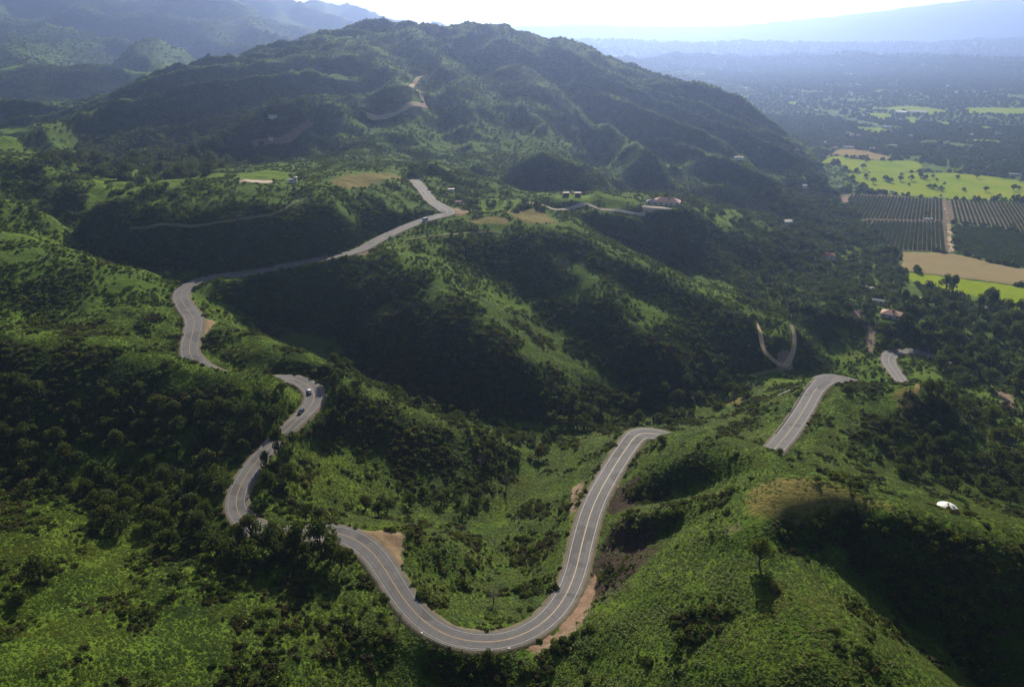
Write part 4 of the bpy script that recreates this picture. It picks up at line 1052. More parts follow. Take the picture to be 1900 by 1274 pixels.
solid('vent', [lathe([(0.3, 4.75), (0.3, 4.1)], 10)], M['tank_wall'], e)
LAND.append((1757, 943, 'the white domed tank'))
tank_xy = p[:2]

# ------------------------------------------------------------------ cars on the road
M['rubber'] = plain('tyre', (0.02, 0.02, 0.02), 0.9); M['glass'] = plain('car_glass', (0.02, 0.025, 0.03), 0.08, 0.1, 1, 0, 0.8); M['lamp'] = plain('lamp_lens', (0.6, 0.6, 0.58), 0.2); M['tail'] = plain('tail_lens', (0.35, 0.02, 0.02), 0.3); M['rim'] = plain('alloy', (0.45, 0.45, 0.46), 0.3, 0.1, 1, 0.8)
def car(px, py, col, label, kind='car', flip=False, lane=1.9, dm=150):
    q = ground(px, py, dm)[:2]; i = int(((road_c[:, :2] - q) ** 2).sum(1).argmin())
    t_, nn = frame_of(road_c); side = float(np.sign(((q - road_c[i, :2]) * nn[i]).sum())) or 1.0
    pos = road_c[i, :2] + nn[i] * side * lane; h = math.atan2(t_[i, 1], t_[i, 0]) + (math.pi if flip else 0)
    e = empty('car' if kind == 'car' else 'van', (pos[0], pos[1], road_c[i, 2] + 0.015), h, label, kind)
    m = plain(label.split()[0] + '_car_paint', col, 0.25, 0.03, 1, 0.0, 0.6)
    Ln, Wd = (4.5, 1.8) if kind == 'car' else (5.6, 2.05); top = 1.48 if kind == 'car' else 2.3
    sec = [(-2.2, .35, .78), (-2.15, .3, .92), (-1.4, .25, .98), (0.6, .25, .98), (1.3, .25, .93), (2.1, .3, .78), (2.22, .36, .6)]
    V_, F_ = [], []
    for j, (x_, a, b) in enumerate(sec):
        x_ = x_ * Ln / 4.5; w2 = Wd / 2 * (0.9 if j in (0, len(sec) - 1) else 1.0); b = b * (1 if kind == 'car' else 1.15)
        V_ += [(x_, -w2, a), (x_, w2, a), (x_, w2, (a + b) / 2 + .1), (x_, w2 * .95, b), (x_, -w2 * .95, b), (x_, -w2, (a + b) / 2 + .1)]
    for j in range(len(sec) - 1):
        for k_ in range(6): F_.append((j * 6 + k_, j * 6 + (k_ + 1) % 6, j * 6 + 6 + (k_ + 1) % 6, j * 6 + 6 + k_))
    me = bpy.data.meshes.new('body'); me.from_pydata(V_, [], F_ + [(5, 4, 3, 2, 1, 0), tuple(range(len(V_) - 6, len(V_)))]); me.materials.append(m)
    b_ = link('body', me, e); bv = b_.modifiers.new('bevel', 'BEVEL'); bv.width = 0.06; bv.segments = 2
    x0_, x1_ = (-1.75, 1.0) if kind == 'car' else (-2.7, 1.9)
    z0_ = 0.93 if kind == 'car' else 1.08; tp_ = 0.45 if kind == 'car' else 0.22
    def cab(off, zz0, zz1, wf):
        w2 = Wd / 2 * wf; w3 = Wd / 2 * (wf - 0.14); l_ = (zz1 - zz0) / (top - z0_)
        return np.array([(x0_ - off, -w2, zz0), (x1_ + off, -w2, zz0), (x1_ + off, w2, zz0), (x0_ - off, w2, zz0), (x0_ + tp_ * l_ - off, -w3, zz1), (x1_ - 1.4 * tp_ * l_ + off, -w3, zz1), (x1_ - 1.4 * tp_ * l_ + off, w3, zz1), (x0_ + tp_ * l_ - off, w3, zz1)]), boxm((0, 0, 0), (1, 1, 1))[1]
    solid('window', [cab(0.0, z0_, top - 0.06, 0.93)], M['glass'], e)
    ft = cab(0.0, z0_, top - 0.06, 0.93)[0]
    zt = ft[4:, 2].mean(); c_ = ft[4:].mean(0); hx = (ft[4:, 0].max() - ft[4:, 0].min()) / 2 + .03; hy = ft[4:, 1].max() + .03
    solid('roof', [boxm((c_[0], 0, zt + .035), (2 * hx, 2 * hy, .07), .94)], m, e, bevel=.02)
    solid('pillar', [boxm((c_[0] - .1, s_ * (hy + .0), (z0_ + zt) / 2), (.1, .06, zt - z0_), 1) for s_ in (-1, 1)], m, e)
    for xs in (-1.35, 1.4):
        for s_ in (-1, 1):
            tv_ = tube([(xs * Ln / 4.5, s_ * (Wd / 2 - .2), .33), (xs * Ln / 4.5, s_ * (Wd / 2 + .02), .33)], [.33, .33], 14)
            wh = solid('wheel', [tv_], M['rubber'], e); r_ = tube([(xs * Ln / 4.5, s_ * (Wd / 2 + .0), .33), (xs * Ln / 4.5, s_ * (Wd / 2 + .035), .33)], [.2, .16], 10)
            solid('rim', [r_], M['rim'], wh)
    for s_ in (-1, 1):
        solid('headlight', [boxm((2.2 * Ln / 4.5, s_ * .62, .64), (.1, .36, .16))], M['lamp'], e); solid('tail_light', [boxm((-2.18 * Ln / 4.5, s_ * .66, .8), (.1, .26, .2))], M['tail'], e)
    solid('bumper', [boxm((2.24 * Ln / 4.5, 0, .42), (.12, Wd * .9, .18))], M['rubber'], e)
    return e
car(574, 729, (0.75, 0.75, 0.76), 'white car in the sunlit bend between the shaded oaks', dm=300)
car(565, 766, (0.05, 0.08, 0.1), 'dark teal car in the tree shade below the white car', flip=True, dm=300)
car(791, 409, (0.5, 0.6, 0.72), 'pale blue van coming out of the upper hairpin', 'van', dm=420)
car(500, 497, (0.03, 0.03, 0.035), 'black car on the shaded straight under the dark hill', dm=420)
car(613, 477, (0.04, 0.04, 0.045), 'dark car on the straight just before the sunny brow', flip=True, dm=420)
LAND += [(574, 728, 'the white car'), (565, 768, 'the dark teal car'), (791, 409, 'the pale blue van'), (500, 497, 'the black car')]

# ------------------------------------------------------------------ guard rails, posts, signs, pipe
M['steel'] = plain('galvanised_steel', (0.38, 0.37, 0.35), 0.6, 0.2, 1.0, 0.3); M['post_wood'] = plain('post_wood', (0.14, 0.1, 0.07), 0.9)
def guardrail(pa, pb, label, off=0.5, dm=150):
    a, b = ground(*pa, dm)[:2], ground(*pb, dm)[:2]
    i, j = sorted(int(((road_c[:, :2] - q) ** 2).sum(1).argmin()) for q in (a, b))
    t_, nn = frame_of(road_c); side = float(np.sign(((a - road_c[int(((road_c[:, :2] - a) ** 2).sum(1).argmin()), :2]) * nn[int(((road_c[:, :2] - a) ** 2).sum(1).argmin())]).sum())) or 1.0
    L = road_c[i:j + 1]; N_ = nn[i:j + 1] * side; P = L[:, :2] + N_ * (L[:, 3:4] + off); z = L[:, 2]
    c0 = np.r_[P[len(P) // 2], z[len(P) // 2]]
    e = empty('guardrail', c0, 0, label, 'guardrail')
    k = len(P); prof_ = [(0.0, .78), (.09, .70), (.02, .62), (.09, .54), (0.0, .46), (-.03, .46), (-.03, .78)]
    V_ = np.concatenate([np.c_[P - N_ * (o_ + .08), z + h_] for o_, h_ in prof_]) - c0; q = np.arange(k - 1); n_ = len(prof_)
    F_ = np.concatenate([np.stack([s_ * k + q, ((s_ + 1) % n_) * k + q, ((s_ + 1) % n_) * k + q + 1, s_ * k + q + 1], 1) for s_ in range(n_)])
    link('rail', np_mesh('rail', V_, F_, M['steel']), e)
    for q in range(0, k, 2): solid('post', [boxm(np.r_[P[q], z[q] + .2] - c0, (.18, .18, 1.3))], M['post_wood'], e)
    for q in (0, k - 1): solid('end_cap', [boxm(np.r_[P[q] - N_[q] * .1, z[q] + .62] - c0, (.5, .5, .5))], M['white_wall'], e)
guardrail((775, 1182), (952, 1209), 'pale steel guardrail along the outside of the nearest hairpin', dm=190)
guardrail((1448, 806), (1504, 712), 'dark weathered guardrail along the left edge of the road stub', dm=360)
a, b = ground(1443, 735, 380), ground(1479, 719, 380); d = b - a
e = empty('drain_pipe', a, 0, 'silvery drain pipe lying on the grass slope left of the road stub', 'pipe')
tl = np.linspace(0, 1, 12)[:, None] * d[None]; tl[:, 2] = hgt(a[0] + tl[:, 0], a[1] + tl[:, 1]) - a[2] + 0.55
solid('pipe_body', [tube(tl, [.26] * 12, 10)], M['steel'], e, True)
for k in range(0, 12, 3): solid('collar', [tube([tl[k] - d * .006, tl[k] + d * .006], [.34, .34], 10)], M['steel'], e, True)
M['sign_yellow'] = plain('sign_yellow', (0.75, 0.45, 0.03), 0.4, 0.05)
def sign(px, py, label, size=0.75, dm=150):
    p = ground(px, py, dm); e = empty('road_sign', p, R(-10), label, 'road sign')
    solid('post', [boxm((0, 0, .9), (.1, .1, 2.4))], M['post_wood'], e)
    V_ = np.array([(0, -.09, 2.1 - size), (size, -.09, 2.1), (0, -.09, 2.1 + size), (-size, -.09, 2.1), (0, -.06, 2.1 - size), (size, -.06, 2.1), (0, -.06, 2.1 + size), (-size, -.06, 2.1)])
    solid('panel', [(V_, np.array([(0, 1, 2, 3), (7, 6, 5, 4), (0, 4, 5, 1), (1, 5, 6, 2), (2, 6, 7, 3), (3, 7, 4, 0)]))], M['sign_yellow'], e)
sign(1070, 1163, 'small yellow diamond sign on the red earth bank of the hairpin', dm=190)
sign(1069, 922, 'small yellow diamond sign left of the road climbing from the hairpin', dm=220)
p = ground(912, 1167, 190); e = empty('marker_post', p, 0, 'white marker post inside the curve of the nearest hairpin', 'marker post')
solid('post', [boxm((0, 0, .6), (.22, .12, 1.6), .85)], M['white_wall'], e); solid('reflector', [boxm((0, -.08, 1.2), (.14, .06, .2))], M['sign_yellow'], e)
p = ground(334, 655, 330); e = empty('utility_pole', p, R(35), 'pale yellow wooden pole at the left edge of the western road', 'pole')
M['pole'] = plain('pale_pole', (0.5, 0.38, 0.14), 0.8)
solid('shaft', [tube([(0, 0, -.5), (0, 0, 4), (0, 0, 8.2)], [.2, .17, .13], 8)], M['pole'], e, True); solid('crossarm', [boxm((0, -.16, 7.5), (1.9, .12, .14))], M['post_wood'], e)
LAND += [(900, 1190, 'the nearest hairpin'), (1080, 1000, 'the climbing road'), (1185, 805, 'the bright crest bend'), (1490, 760, 'the grassy road stub'), (715, 1010, 'the dirt turnout'), (440, 930, 'the road bend under oaks'), (1450, 665, 'the U-shaped dirt track'),
         (1665, 680, 'the lowest road'), (350, 590, 'the western road curve'), (520, 494, 'the shaded straight'), (820, 392, 'the upper hairpin'), (1170, 1040, 'the bare brown scarp'), (1440, 920, 'the ochre hilltop patch'), (290, 335, 'the bright meadow'), (545, 250, 'the reddish dirt road'),
         (1720, 610, 'the bright lawn strip'), (1375, 402, 'the knoll lawn'), (1660, 466, 'the mown field corner'), (1570, 370, 'the orchard corner'), (30, 255, 'the pale western fields'), (1700, 745, 'the lit shoulder'), (900, 900, 'the dark ravine'), (750, 885, 'the lit ravine ledge'), (620, 730, 'the shaded bend')]

# ------------------------------------------------------------------ plants over the land
WOODS = {   # region of the ground: (polygon, spacing, crown radius range, kinds)
    'spur': ([(-40, 700), (450, 745), (530, 715), (560, 790), (470, 870), (420, 930), (-40, 925)], 6.0, (2.0, 5.4)),
    'clump': ([(190, 915), (430, 905), (490, 965), (600, 960), (650, 985), (640, 1050), (500, 1060), (300, 1010), (200, 990)], 5.5, (2.6, 5.6)),
    'gully': ([(1600, 835), (1740, 725), (1950, 770), (1950, 945), (1780, 922), (1660, 885)], 7.5, (2.6, 5.2)),
    'houses': ([(1640, 610), (1720, 540), (1960, 525), (1960, 760), (1780, 720), (1700, 640)], 6.5, (3.5, 8.0)),
    'slope': ([(1360, 560), (1480, 600), (1640, 600), (1690, 505), (1640, 470), (1570, 390), (1490, 300), (1400, 395), (1440, 480), (1370, 520)], 7.5, (3.2, 6.5)),
    'creek': ([(960, 805), (1060, 755), (1200, 730), (1330, 700), (1400, 690), (1390, 740), (1250, 775), (1200, 790), (1050, 805)], 8, (3.0, 5.5)),
    'ravine': ([(860, 965), (960, 880), (1040, 800), (980, 805), (880, 860), (700, 930), (640, 925), (700, 960)], 6.5, (2.2, 4.4)),
    'upper': ([(60, 300), (150, 250), (330, 215), (440, 205), (580, 215), (560, 240), (470, 285), (380, 330), (260, 340), (150, 320)], 8.5, (4.0, 8.5)),
    'west': ([(0, 290), (180, 330), (330, 350), (150, 420), (0, 390)], 15, (2.5, 5)),
    'bend': ([(600, 690), (690, 690), (780, 725), (850, 765), (960, 790), (930, 815), (840, 780), (720, 735), (620, 730)], 7, (2.4, 4.6)),
    'saddle': ([(800, 345), (900, 370), (1010, 385), (1000, 402), (860, 390)], 11, (2.5, 5)),
    'drive': ([(1200, 330), (1500, 420), (1520, 470), (1450, 500), (1330, 410), (1230, 370)], 14, (3, 6)),
    'face': ([(330, 470), (380, 490), (300, 515), (280, 500)], 8, (3, 5)),
}
tp = []
for nm, (poly, sp, (ra, rb)) in WOODS.items():
    g = region(poly)
    x0, y0 = g.min(0); x1, y1 = g.max(0)
    rg = np.random.default_rng(abs(sum(map(ord, nm))))
    k = int((x1 - x0) * (y1 - y0) / sp ** 2)
    x = rg.uniform(x0, x1, k); y = rg.uniform(y0, y1, k)
    m = inside(g, x, y); x, y = x[m], y[m]
    rad = rg.uniform(0, 1, len(x)) ** 1.4 * (rb - ra) + ra
    o = np.argsort(-rad); kept = []
    for i in o:
        if all((x[i] - x[j]) ** 2 + (y[i] - y[j]) ** 2 > (0.62 * (rad[i] + rad[j])) ** 2 for j in kept[-400:]):
            kept.append(i)
    for i in kept: tp.append((x[i], y[i], rad[i], nm))
# single trees: (px, py of the foot, crown radius, crown kind, height factor, label)
SINGLE = [(1228, 824, 3.4, 4, 1.0, 'bush hiding where the road slips behind the bright crest bend'), (1572, 728, 3.6, 6, 0.9, 'dark bush at the outer tip of the road stub bend'), (1446, 843, 2.2, 4, 0.9, 'bush at the lower left end of the road stub'), (1482, 846, 2.4, 6, 0.9, 'bush at the lower right end of the road stub'),
          (1408, 1047, 3.9, 2, 1.75, 'lone dark oak on the bright hillside, its shadow below it'), (1577, 909, 2.3, 3, 1.0, 'round dark bush tree on the crest of the ochre hilltop'), (1516, 893, 1.8, 4, 0.9, 'small dark bush tree at the upper edge of the ochre patch'),
          (1722, 978, 1.8, 0, 1.6, 'thin-trunked small tree in front of the white domed tank'), (905, 1226, 2.6, 4, 1.35, 'bushy tree rising over the guardrail of the nearest hairpin'), (716, 1126, 2.0, 3, 1.5, 'dark roadside tree leaning over the left arm of the hairpin'),
          (75, 1075, 5.5, 1, 1.15, 'broad scrubby tree with visible trunks on the lower west slope'), (330, 1090, 3.8, 0, 1.2, 'scrub oak casting a black shadow on the bright lower slope'), (40, 1120, 4.0, 4, 1.0, 'ragged tree at the photo edge below the broad scrubby tree'),
          (598, 1030, 7.2, 1, 1.4, 'big oak hiding the road beside the dirt turnout'), (556, 1024, 6.6, 0, 1.35, 'oak below the road, left of the big turnout oak'), (512, 1018, 6.0, 2, 1.35, 'oak leaning over the shaded road end by the turnout'), (634, 1052, 4.0, 2, 1.5, 'slim oak nearest the turnout corner'), (466, 1002, 6.2, 0, 1.3, 'oak whose crown covers the road bend below the climb'),
          (520, 846, 5.6, 1, 1.7, 'tall oak standing before the road between the two visible stretches'), (495, 868, 3.8, 0, 1.5, 'shorter oak under the tall one that hides the road'), (545, 826, 3.6, 2, 1.4, 'oak on the uphill side of the hidden road stretch'),
          (640, 752, 5.6, 0, 1.5, 'dark oak on the outside of the white car bend'), (622, 722, 4.2, 1, 1.4, 'oak at the outer corner of the white car bend'), (622, 795, 5.0, 2, 1.5, 'oak shading the dark teal car'), (598, 806, 4.0, 0, 1.4, 'lower oak beside the road under the dark teal car'), (500, 915, 5.0, 1, 1.5, 'oak throwing shade on the lower road bend'), (535, 890, 4.0, 2, 1.4, 'smaller oak behind the one shading the lower road bend'),
          (1362, 745, 4.6, 5, 0.95, 'pale green rounded tree standing alone above the creek'), (1185, 785, 5.0, 1, 1.1, 'broad oak behind the bright crest bend'), (1085, 790, 5.0, 0, 1.1, 'round oak by the creek left of the crest bend'), (1240, 790, 3.6, 2, 1.1, 'low oak just right of the bright crest bend'), (1665, 770, 2.0, 3, 1.5, 'dark upright bush tree on the lit shoulder'),
          (1835, 585, 9.0, 5, 1.0, 'tallest tree of the grove, standing before the green strip'), (1870, 600, 8.0, 2, 1.1, 'broad tall tree right of the tallest grove tree'), (1760, 560, 5.0, 1, 1.0, 'round tree right of the dark cypresses'), (1640, 620, 7.5, 0, 0.95, 'wide oak below the tan-roofed house'), (1660, 650, 6.5, 1, 0.9, 'oak overhanging the lowest road'), (1580, 505, 6.0, 0, 1, 'oak at the wood edge nearest the mown field'),
          (1772, 466, 4.0, 3, 0.9, 'round tree at the lane corner by the mown field'), (1718, 400, 3.6, 3, 1.0, 'dark round tree inside the orchard'), (315, 495, 6.0, 4, 0.8, 'bright green round tree beside the western road curve'), (340, 500, 4.5, 0, 0.8, 'second round tree beside the western road curve')]
BROWN = [(178, 300, 6, 'leftmost reddish-brown tree at the edge of the upper wood'), (215, 292, 7, 'tall reddish-brown tree in the upper wood, second from its west end'), (243, 300, 5.5, 'small reddish-brown tree below the tall reddish one'), (335, 288, 7, 'large rusty tree in the middle of the upper wood'), (300, 318, 5.5, 'brown bare-looking tree on the meadow edge'), (395, 318, 6, 'grey-brown tree at the meadow end near the dark hill'), (100, 300, 5, 'brown tree alone by the pale western fields'), (1395, 600, 4.5, 'brownish tree at the top of the U-shaped dirt track'), (1862, 762, 4.0, 'tan dried-up tree at the far edge of the lit shoulder'), (1000, 850, 4.0, 'brown leafless-looking tree beside the climbing road'), (1780, 640, 6.5, 'russet tree standing in the right grove')]
PASTURE = [(1643, 336, 7), (1652, 339, 6), (1690, 336, 6), (1708, 330, 7), (1717, 333, 6), (1730, 331, 4), (1738, 336, 3.5), (1776, 332, 5), (1812, 331, 6), (1745, 354, 5.5), (1788, 355, 4.5), (1828, 356, 5), (1849, 371, 4.5), (1854, 366, 4), (1880, 354, 6), (1609, 300, 6), (1570, 293, 5), (1601, 314, 6), (1588, 321, 6.5),
           (1606, 331, 6), (1672, 328, 4), (1752, 343, 3.5), (1890, 352, 4.5), (1620, 341, 6), (1580, 335, 7), (1568, 316, 6), (1600, 350, 6), (1724, 349, 5), (1733, 351, 6), (1670, 337, 5.5), (1686, 344, 3), (1757, 372, 2.5), (1745, 366, 2.5), (1860, 330, 5), (1896, 338, 6), (1835, 322, 6)]
txy = np.array([(a, b, c) for a, b, c, _ in tp]); tn = np.array([d for *_, d in tp])
tank_d = np.hypot(txy[:, 0] - tank_xy[0], txy[:, 1] - tank_xy[1])
k = ~bare(txy[:, 0], txy[:, 1], 1.5) & (tank_d > 9 + txy[:, 2])
txy, tn = txy[k], tn[k]
tz = hgt(txy[:, 0], txy[:, 1])
TP = np.c_[txy[:, 0], txy[:, 1], tz]
tv = seen_from_camera(TP, txy[:, 2] * 2, 4) & in_frame(TP, 20)
tsize = txy[:, 2] / project(TP)[2] * tv

# valley woodland: one far wood behind the fields
x, y, rg = jitter_grid(9.5, 800, 2300, 0.75, 5, xmin=-50)
x2, y2, rg2 = jitter_grid(17, 2300, 5600, 0.75, 6, xmin=-50)
x3, y3, rg3 = jitter_grid(34, 5600, 9000, 0.75, 8, xmin=0)
x = np.r_[x, x2, x3]; y = np.r_[y, y2, y3]
vm = np.maximum(grid_at(valley_mask, x, y), (np.hypot(x, y) > 4300))
dn = fbm(x / 170, y / 170, 3, 77) - 0.08 + 0.0
k = (vm > 0.5) & (dn > -0.62) & ~bare(x, y, 3)
P = np.c_[x, y, hgt(x, y)][k]
k2 = in_frame(P, 60); P = P[k2]
rr = np.hypot(P[:, 0], P[:, 1])
sc = rg.uniform(3.2, 7.5, len(P)) * (1 + 0.35 * smooth01(2000, 4000, rr) + 1.2 * smooth01(4500, 6500, rr))
low_tree = [shrub_mesh(60 + i, 34, 0.30, M['grove'], 'wood', 1.6) for i in range(4)]
stuff_scatter('valley_woodland', 'wood of many trees over the valley floor', low_tree, P - np.c_[np.zeros((len(P), 2)), sc * 0.2], np.c_[sc, sc, sc * rg.uniform(.8, 1.3, len(P))], rg.uniform(0, 6.28, len(P)), rg.integers(0, 4, len(P)))
nv = len(P)

# trees that stand closest, each an object; the others one wood
crowns = [tree_meshes(i, kd) for i, kd in enumerate(['oak', 'round', 'oak', 'round', 'bushy', 'tall', 'bushy', 'oak', 'round', 'oak'])]
order = np.argsort(-tsize)
TREES = []          # (object, px, py, crown kind, radius on the picture)
def plant_tree(p, r_, kd, hf, rz, name='oak_tree'):
    cm, tm_ = crowns[kd]
    e = bpy.data.objects.new(name, None); C.objects.link(e)
    e.location = p; e.rotation_euler = (0, 0, rz); e.scale = (r_, r_, r_ * hf)
    link('crown', cm, e); link('trunk', tm_, e)
    return e
single_xy = []
for i, (px, py, r_, kd, hf, lb) in enumerate(SINGLE):
    p = ground(px, py, 150); e = plant_tree(p, r_, kd, hf, i * 1.3, 'dark_bush' if ' bush' in lb and 'tree' not in lb else 'oak_tree'); tag(e, lb, 'bush' if e.name.startswith('dark_bush') else 'tree')
    if lb.split()[1] == 'green':
        c_ = e.children[0]; c_.data = c_.data.copy(); c_.data.materials.clear(); c_.data.materials.append(M['scrub']); single_xy.append((p[0], p[1], r_))
brown_crown = crowns[1][0].copy(); brown_crown.materials.clear(); brown_crown.materials.append(M['dry'])
for i, (px, py, r_, lb) in enumerate(BROWN):
    p = ground(px, py, 250); e = empty('brown_tree', p, i * 1.1, lb, 'tree'); e.scale = (r_, r_, r_ * 1.15); link('crown', brown_crown, e); link('trunk', crowns[1][1], e); single_xy.append((p[0], p[1], r_))
for i, (px, py, r_) in enumerate(PASTURE):
    p = ground(px, py, 700); e = plant_tree(p, r_, (4, 6, 3)[i % 3], 1.05, i * 1.9, 'pasture_tree'); TREES.append((e, px, py, (4, 6, 3)[i % 3], 99, 'pasture tree', 'trees scattered over the green pasture'))
M['cypress'] = foliage('cypress_leaves', [(0.012, 0.024, 0.01), (0.016, 0.03, 0.012)], 0.15)
for px, py, h_, lb in ((1717, 577, 19, 'tall dark cypress in front of the pink-roofed house'), (1737, 580, 16, 'second dark cypress, right of the pink-roofed house'), (1667, 556, 17, 'slim dark cypress between the cottage and the green strip')):
    p = ground(px, py, 500); e = empty('cypress', p, 0, lb, 'tree')
    L = [((0, 0, z_), 0.085 * (1.05 - abs(z_ - 0.35) * 1.25)) for z_ in np.linspace(0.06, 0.97, 16)]
    V_, F_ = lobes_cards(L, 9000, 0.02, np.random.default_rng(int(px)), 1.4, -1)
    cr_ = link('crown', np_mesh('crown', V_, F_, M['cypress']), e); tr_ = solid('trunk', [tube([(0, 0, -.05), (0, 0, .6)], [.02, .012], 6)], M['bark'], e); e.scale = (h_, h_, h_)
def bare_tree(px, py, h_, seed, lb):
    rg = np.random.default_rng(seed); p = ground(px, py, 180); e = empty('bare_tree', p, seed, lb, 'tree')
    parts = [tube([(0, 0, -.3), (.05, .02, h_ * .3), (.1, -.05, h_ * .5)], [h_ * .03, h_ * .024, h_ * .018], 6)]; br = []
    for k in range(13):
        z0_ = h_ * rg.uniform(.22, .5); a = rg.uniform(0, 6.28); l_ = h_ * rg.uniform(.35, .6); c1 = np.array([.05, 0, z0_]); c3 = c1 + [math.cos(a) * l_ * .6, math.sin(a) * l_ * .6, l_ * rg.uniform(.45, .9)]; c2 = (c1 + c3) / 2 + rg.normal(0, h_ * .04, 3)
        br.append(tube([c1, c2, c3], [h_ * .013, h_ * .009, h_ * .003], 5))
        for q in range(4):
            t0 = rg.uniform(.35, .95); s_ = c1 + (c3 - c1) * t0; d_ = s_ + rg.normal(0, 1, 3) * h_ * .11 + [0, 0, h_ * .08]; br.append(tube([s_, d_], [h_ * .006, h_ * .002], 4))
    solid('trunk', parts, M['deadwood'], e, True); solid('branch', br, M['deadwood'], e, True)
bare_tree(742, 1158, 5.5, 1, 'bare grey tree at the outer road edge before the guardrail'); bare_tree(916, 1120, 9, 2, 'bare grey tree low in the ravine inside the hairpin'); bare_tree(893, 870, 10, 3, 'bare thin tree standing in the dark ravine wood'); bare_tree(940, 905, 9, 4, 'bare brown tree at the edge of the dark ravine')
N_TREES = 240
sx = np.array(single_xy)
ok = np.array([((sx[:, 0] - TP[i, 0]) ** 2 + (sx[:, 1] - TP[i, 1]) ** 2 > (0.6 * (sx[:, 2] + txy[i, 2])) ** 2).all() for i in range(len(TP))])
order = order[ok[order]]
ppx, ppy, pdp = project(TP)
for i in order[:N_TREES]:
    kd = (i * 7) % 10 if tn[i] in ('houses', 'upper') else (0, 1, 2, 3, 4, 6, 7, 8, 9)[(i * 7) % 9]
    e = plant_tree(TP[i], txy[i, 2], kd, 0.95 + 0.45 * ((i * 13) % 10) / 10, (i * 2.39) % 6.28)
    TREES.append((e, ppx[i], ppy[i], kd, FPX * txy[i, 2] / pdp[i], 'oak', 'oaks in the woods and gullies'))
rest = order[N_TREES:]
rest = rest[seen_from_camera(TP[rest], 10, 25)]
mid_tree = [shrub_mesh(80 + i, 75, 0.2, M['grove'], 'wood', 1.5) for i in range(4)]
r_ = txy[rest, 2]
stuff_scatter('woodland', 'wood of oaks on the slopes and flats', mid_tree, TP[rest] - np.c_[np.zeros((len(rest), 2)), r_ * 0.1], np.c_[r_, r_, r_ * 1.15], rg.uniform(0, 6.28, len(rest)), rg.integers(0, 4, len(rest)))

# brush: dense on slopes that face away from the sun, in patches elsewhere
def brush_points(step, r0, r1, seed, bias, rmin, rmax, patchy=1.15):
    x, y, rg = jitter_grid(step, r0, r1, 0.85, seed)
    z = hgt(x, y); P = np.c_[x, y, z]
    k = in_frame(P, 40); P = P[k]
    k = seen_from_camera(P, 4, 10); P = P[k]; x, y = P[:, 0], P[:, 1]
    b = grid_at(cov['brush'], x, y) * 0.75 + patchy * fbm(x / 22, y / 22, 3, 71) + 0.3 * fbm(x / 90, y / 90, 2, 72) + bias
    for nm in ('meadow', 'dry'): b -= 1.0 * grid_at(cov[nm], x, y)
    b -= 0.3 * grid_at(cov['scarp'], x, y)
    b -= 0.3 * smooth01(40, 60, x) * smooth01(330, 250, y)          # the near east hill is mostly grass
    k = (rg.uniform(0, 1, len(x)) < np.clip(b, 0.0, 1)) & (grid_at(valley_mask, x, y) < 0.5)
    P, b = P[k], b[k]; k = ~bare(P[:, 0], P[:, 1], 0.5); P, b = P[k], b[k]
    s = rmin + (rmax - rmin) * rg.uniform(0, 1, len(P)) ** 2.2 * np.clip(0.5 + b * 0.6, 0.3, 1.0)
    return P, s, rg
Pa, sa, ra_ = brush_points(1.5, 130, 480, 31, 0.2, 0.5, 2.6)
Pb, sb, rb_ = brush_points(2.3, 480, 1000, 32, 0.5, 0.9, 2.8, 0.7)
Pc, sc_, rc_ = brush_points(6.0, 1000, 2600, 33, 0.45, 2.0, 4.2, 0.7)
KM = ['shrub', 'scrub', 'scrub', 'shrub', 'brown']
Pd, sd, rd_ = brush_points(13.0, 2500, 4700, 34, 0.5, 4.0, 9.0)
Pc, sc_ = np.r_[Pc, Pd], np.r_[sc_, sd]
shrubs = [shrub_mesh(i, 95, 0.2, M[KM[i]]) for i in range(5)]
shrubs_low = [shrub_mesh(10 + i, 42, 0.28, M[('shrub', 'scrub', 'scrub', 'shrub')[i]]) for i in range(4)]
px, py, dep = project(Pa)
size = sa / dep * (in_frame(Pa, 0) & seen_from_camera(Pa, 1.5, 1.0))
order = np.argsort(-size)
N_SHRUBS = 290
SHRUBS = []
for q, i in enumerate(order[:N_SHRUBS]):
    o = link('shrub', shrubs[i % 5], None, Pa[i]); s = sa[i]
    o.scale = (s, s, s * (0.8 + 0.3 * ((i * 11) % 7) / 7)); o.rotation_euler = (0, 0, (i * 1.7) % 6.28)
    SHRUBS.append((o, px[i], py[i], i % 5, FPX * s / dep[i]))
rest = order[N_SHRUBS:]
P = np.r_[Pa[rest], Pb, Pc]; s = np.r_[sa[rest], sb, sc_]
far = np.r_[np.zeros(len(rest), int), np.ones(len(Pb) + len(Pc), int)]
pick = np.where(far == 0, np.minimum(rg.integers(0, 7, len(P)), 4) % 5 * (rg.uniform(0, 1, len(P)) > .0), 5 + rg.integers(0, 4, len(P)))
stuff_scatter('brush', 'chaparral brush covering the hillsides', shrubs + shrubs_low, P, np.c_[s, s, s * rg.uniform(.7, 1.1, len(P))], rg.uniform(0, 6.28, len(P)), pick)

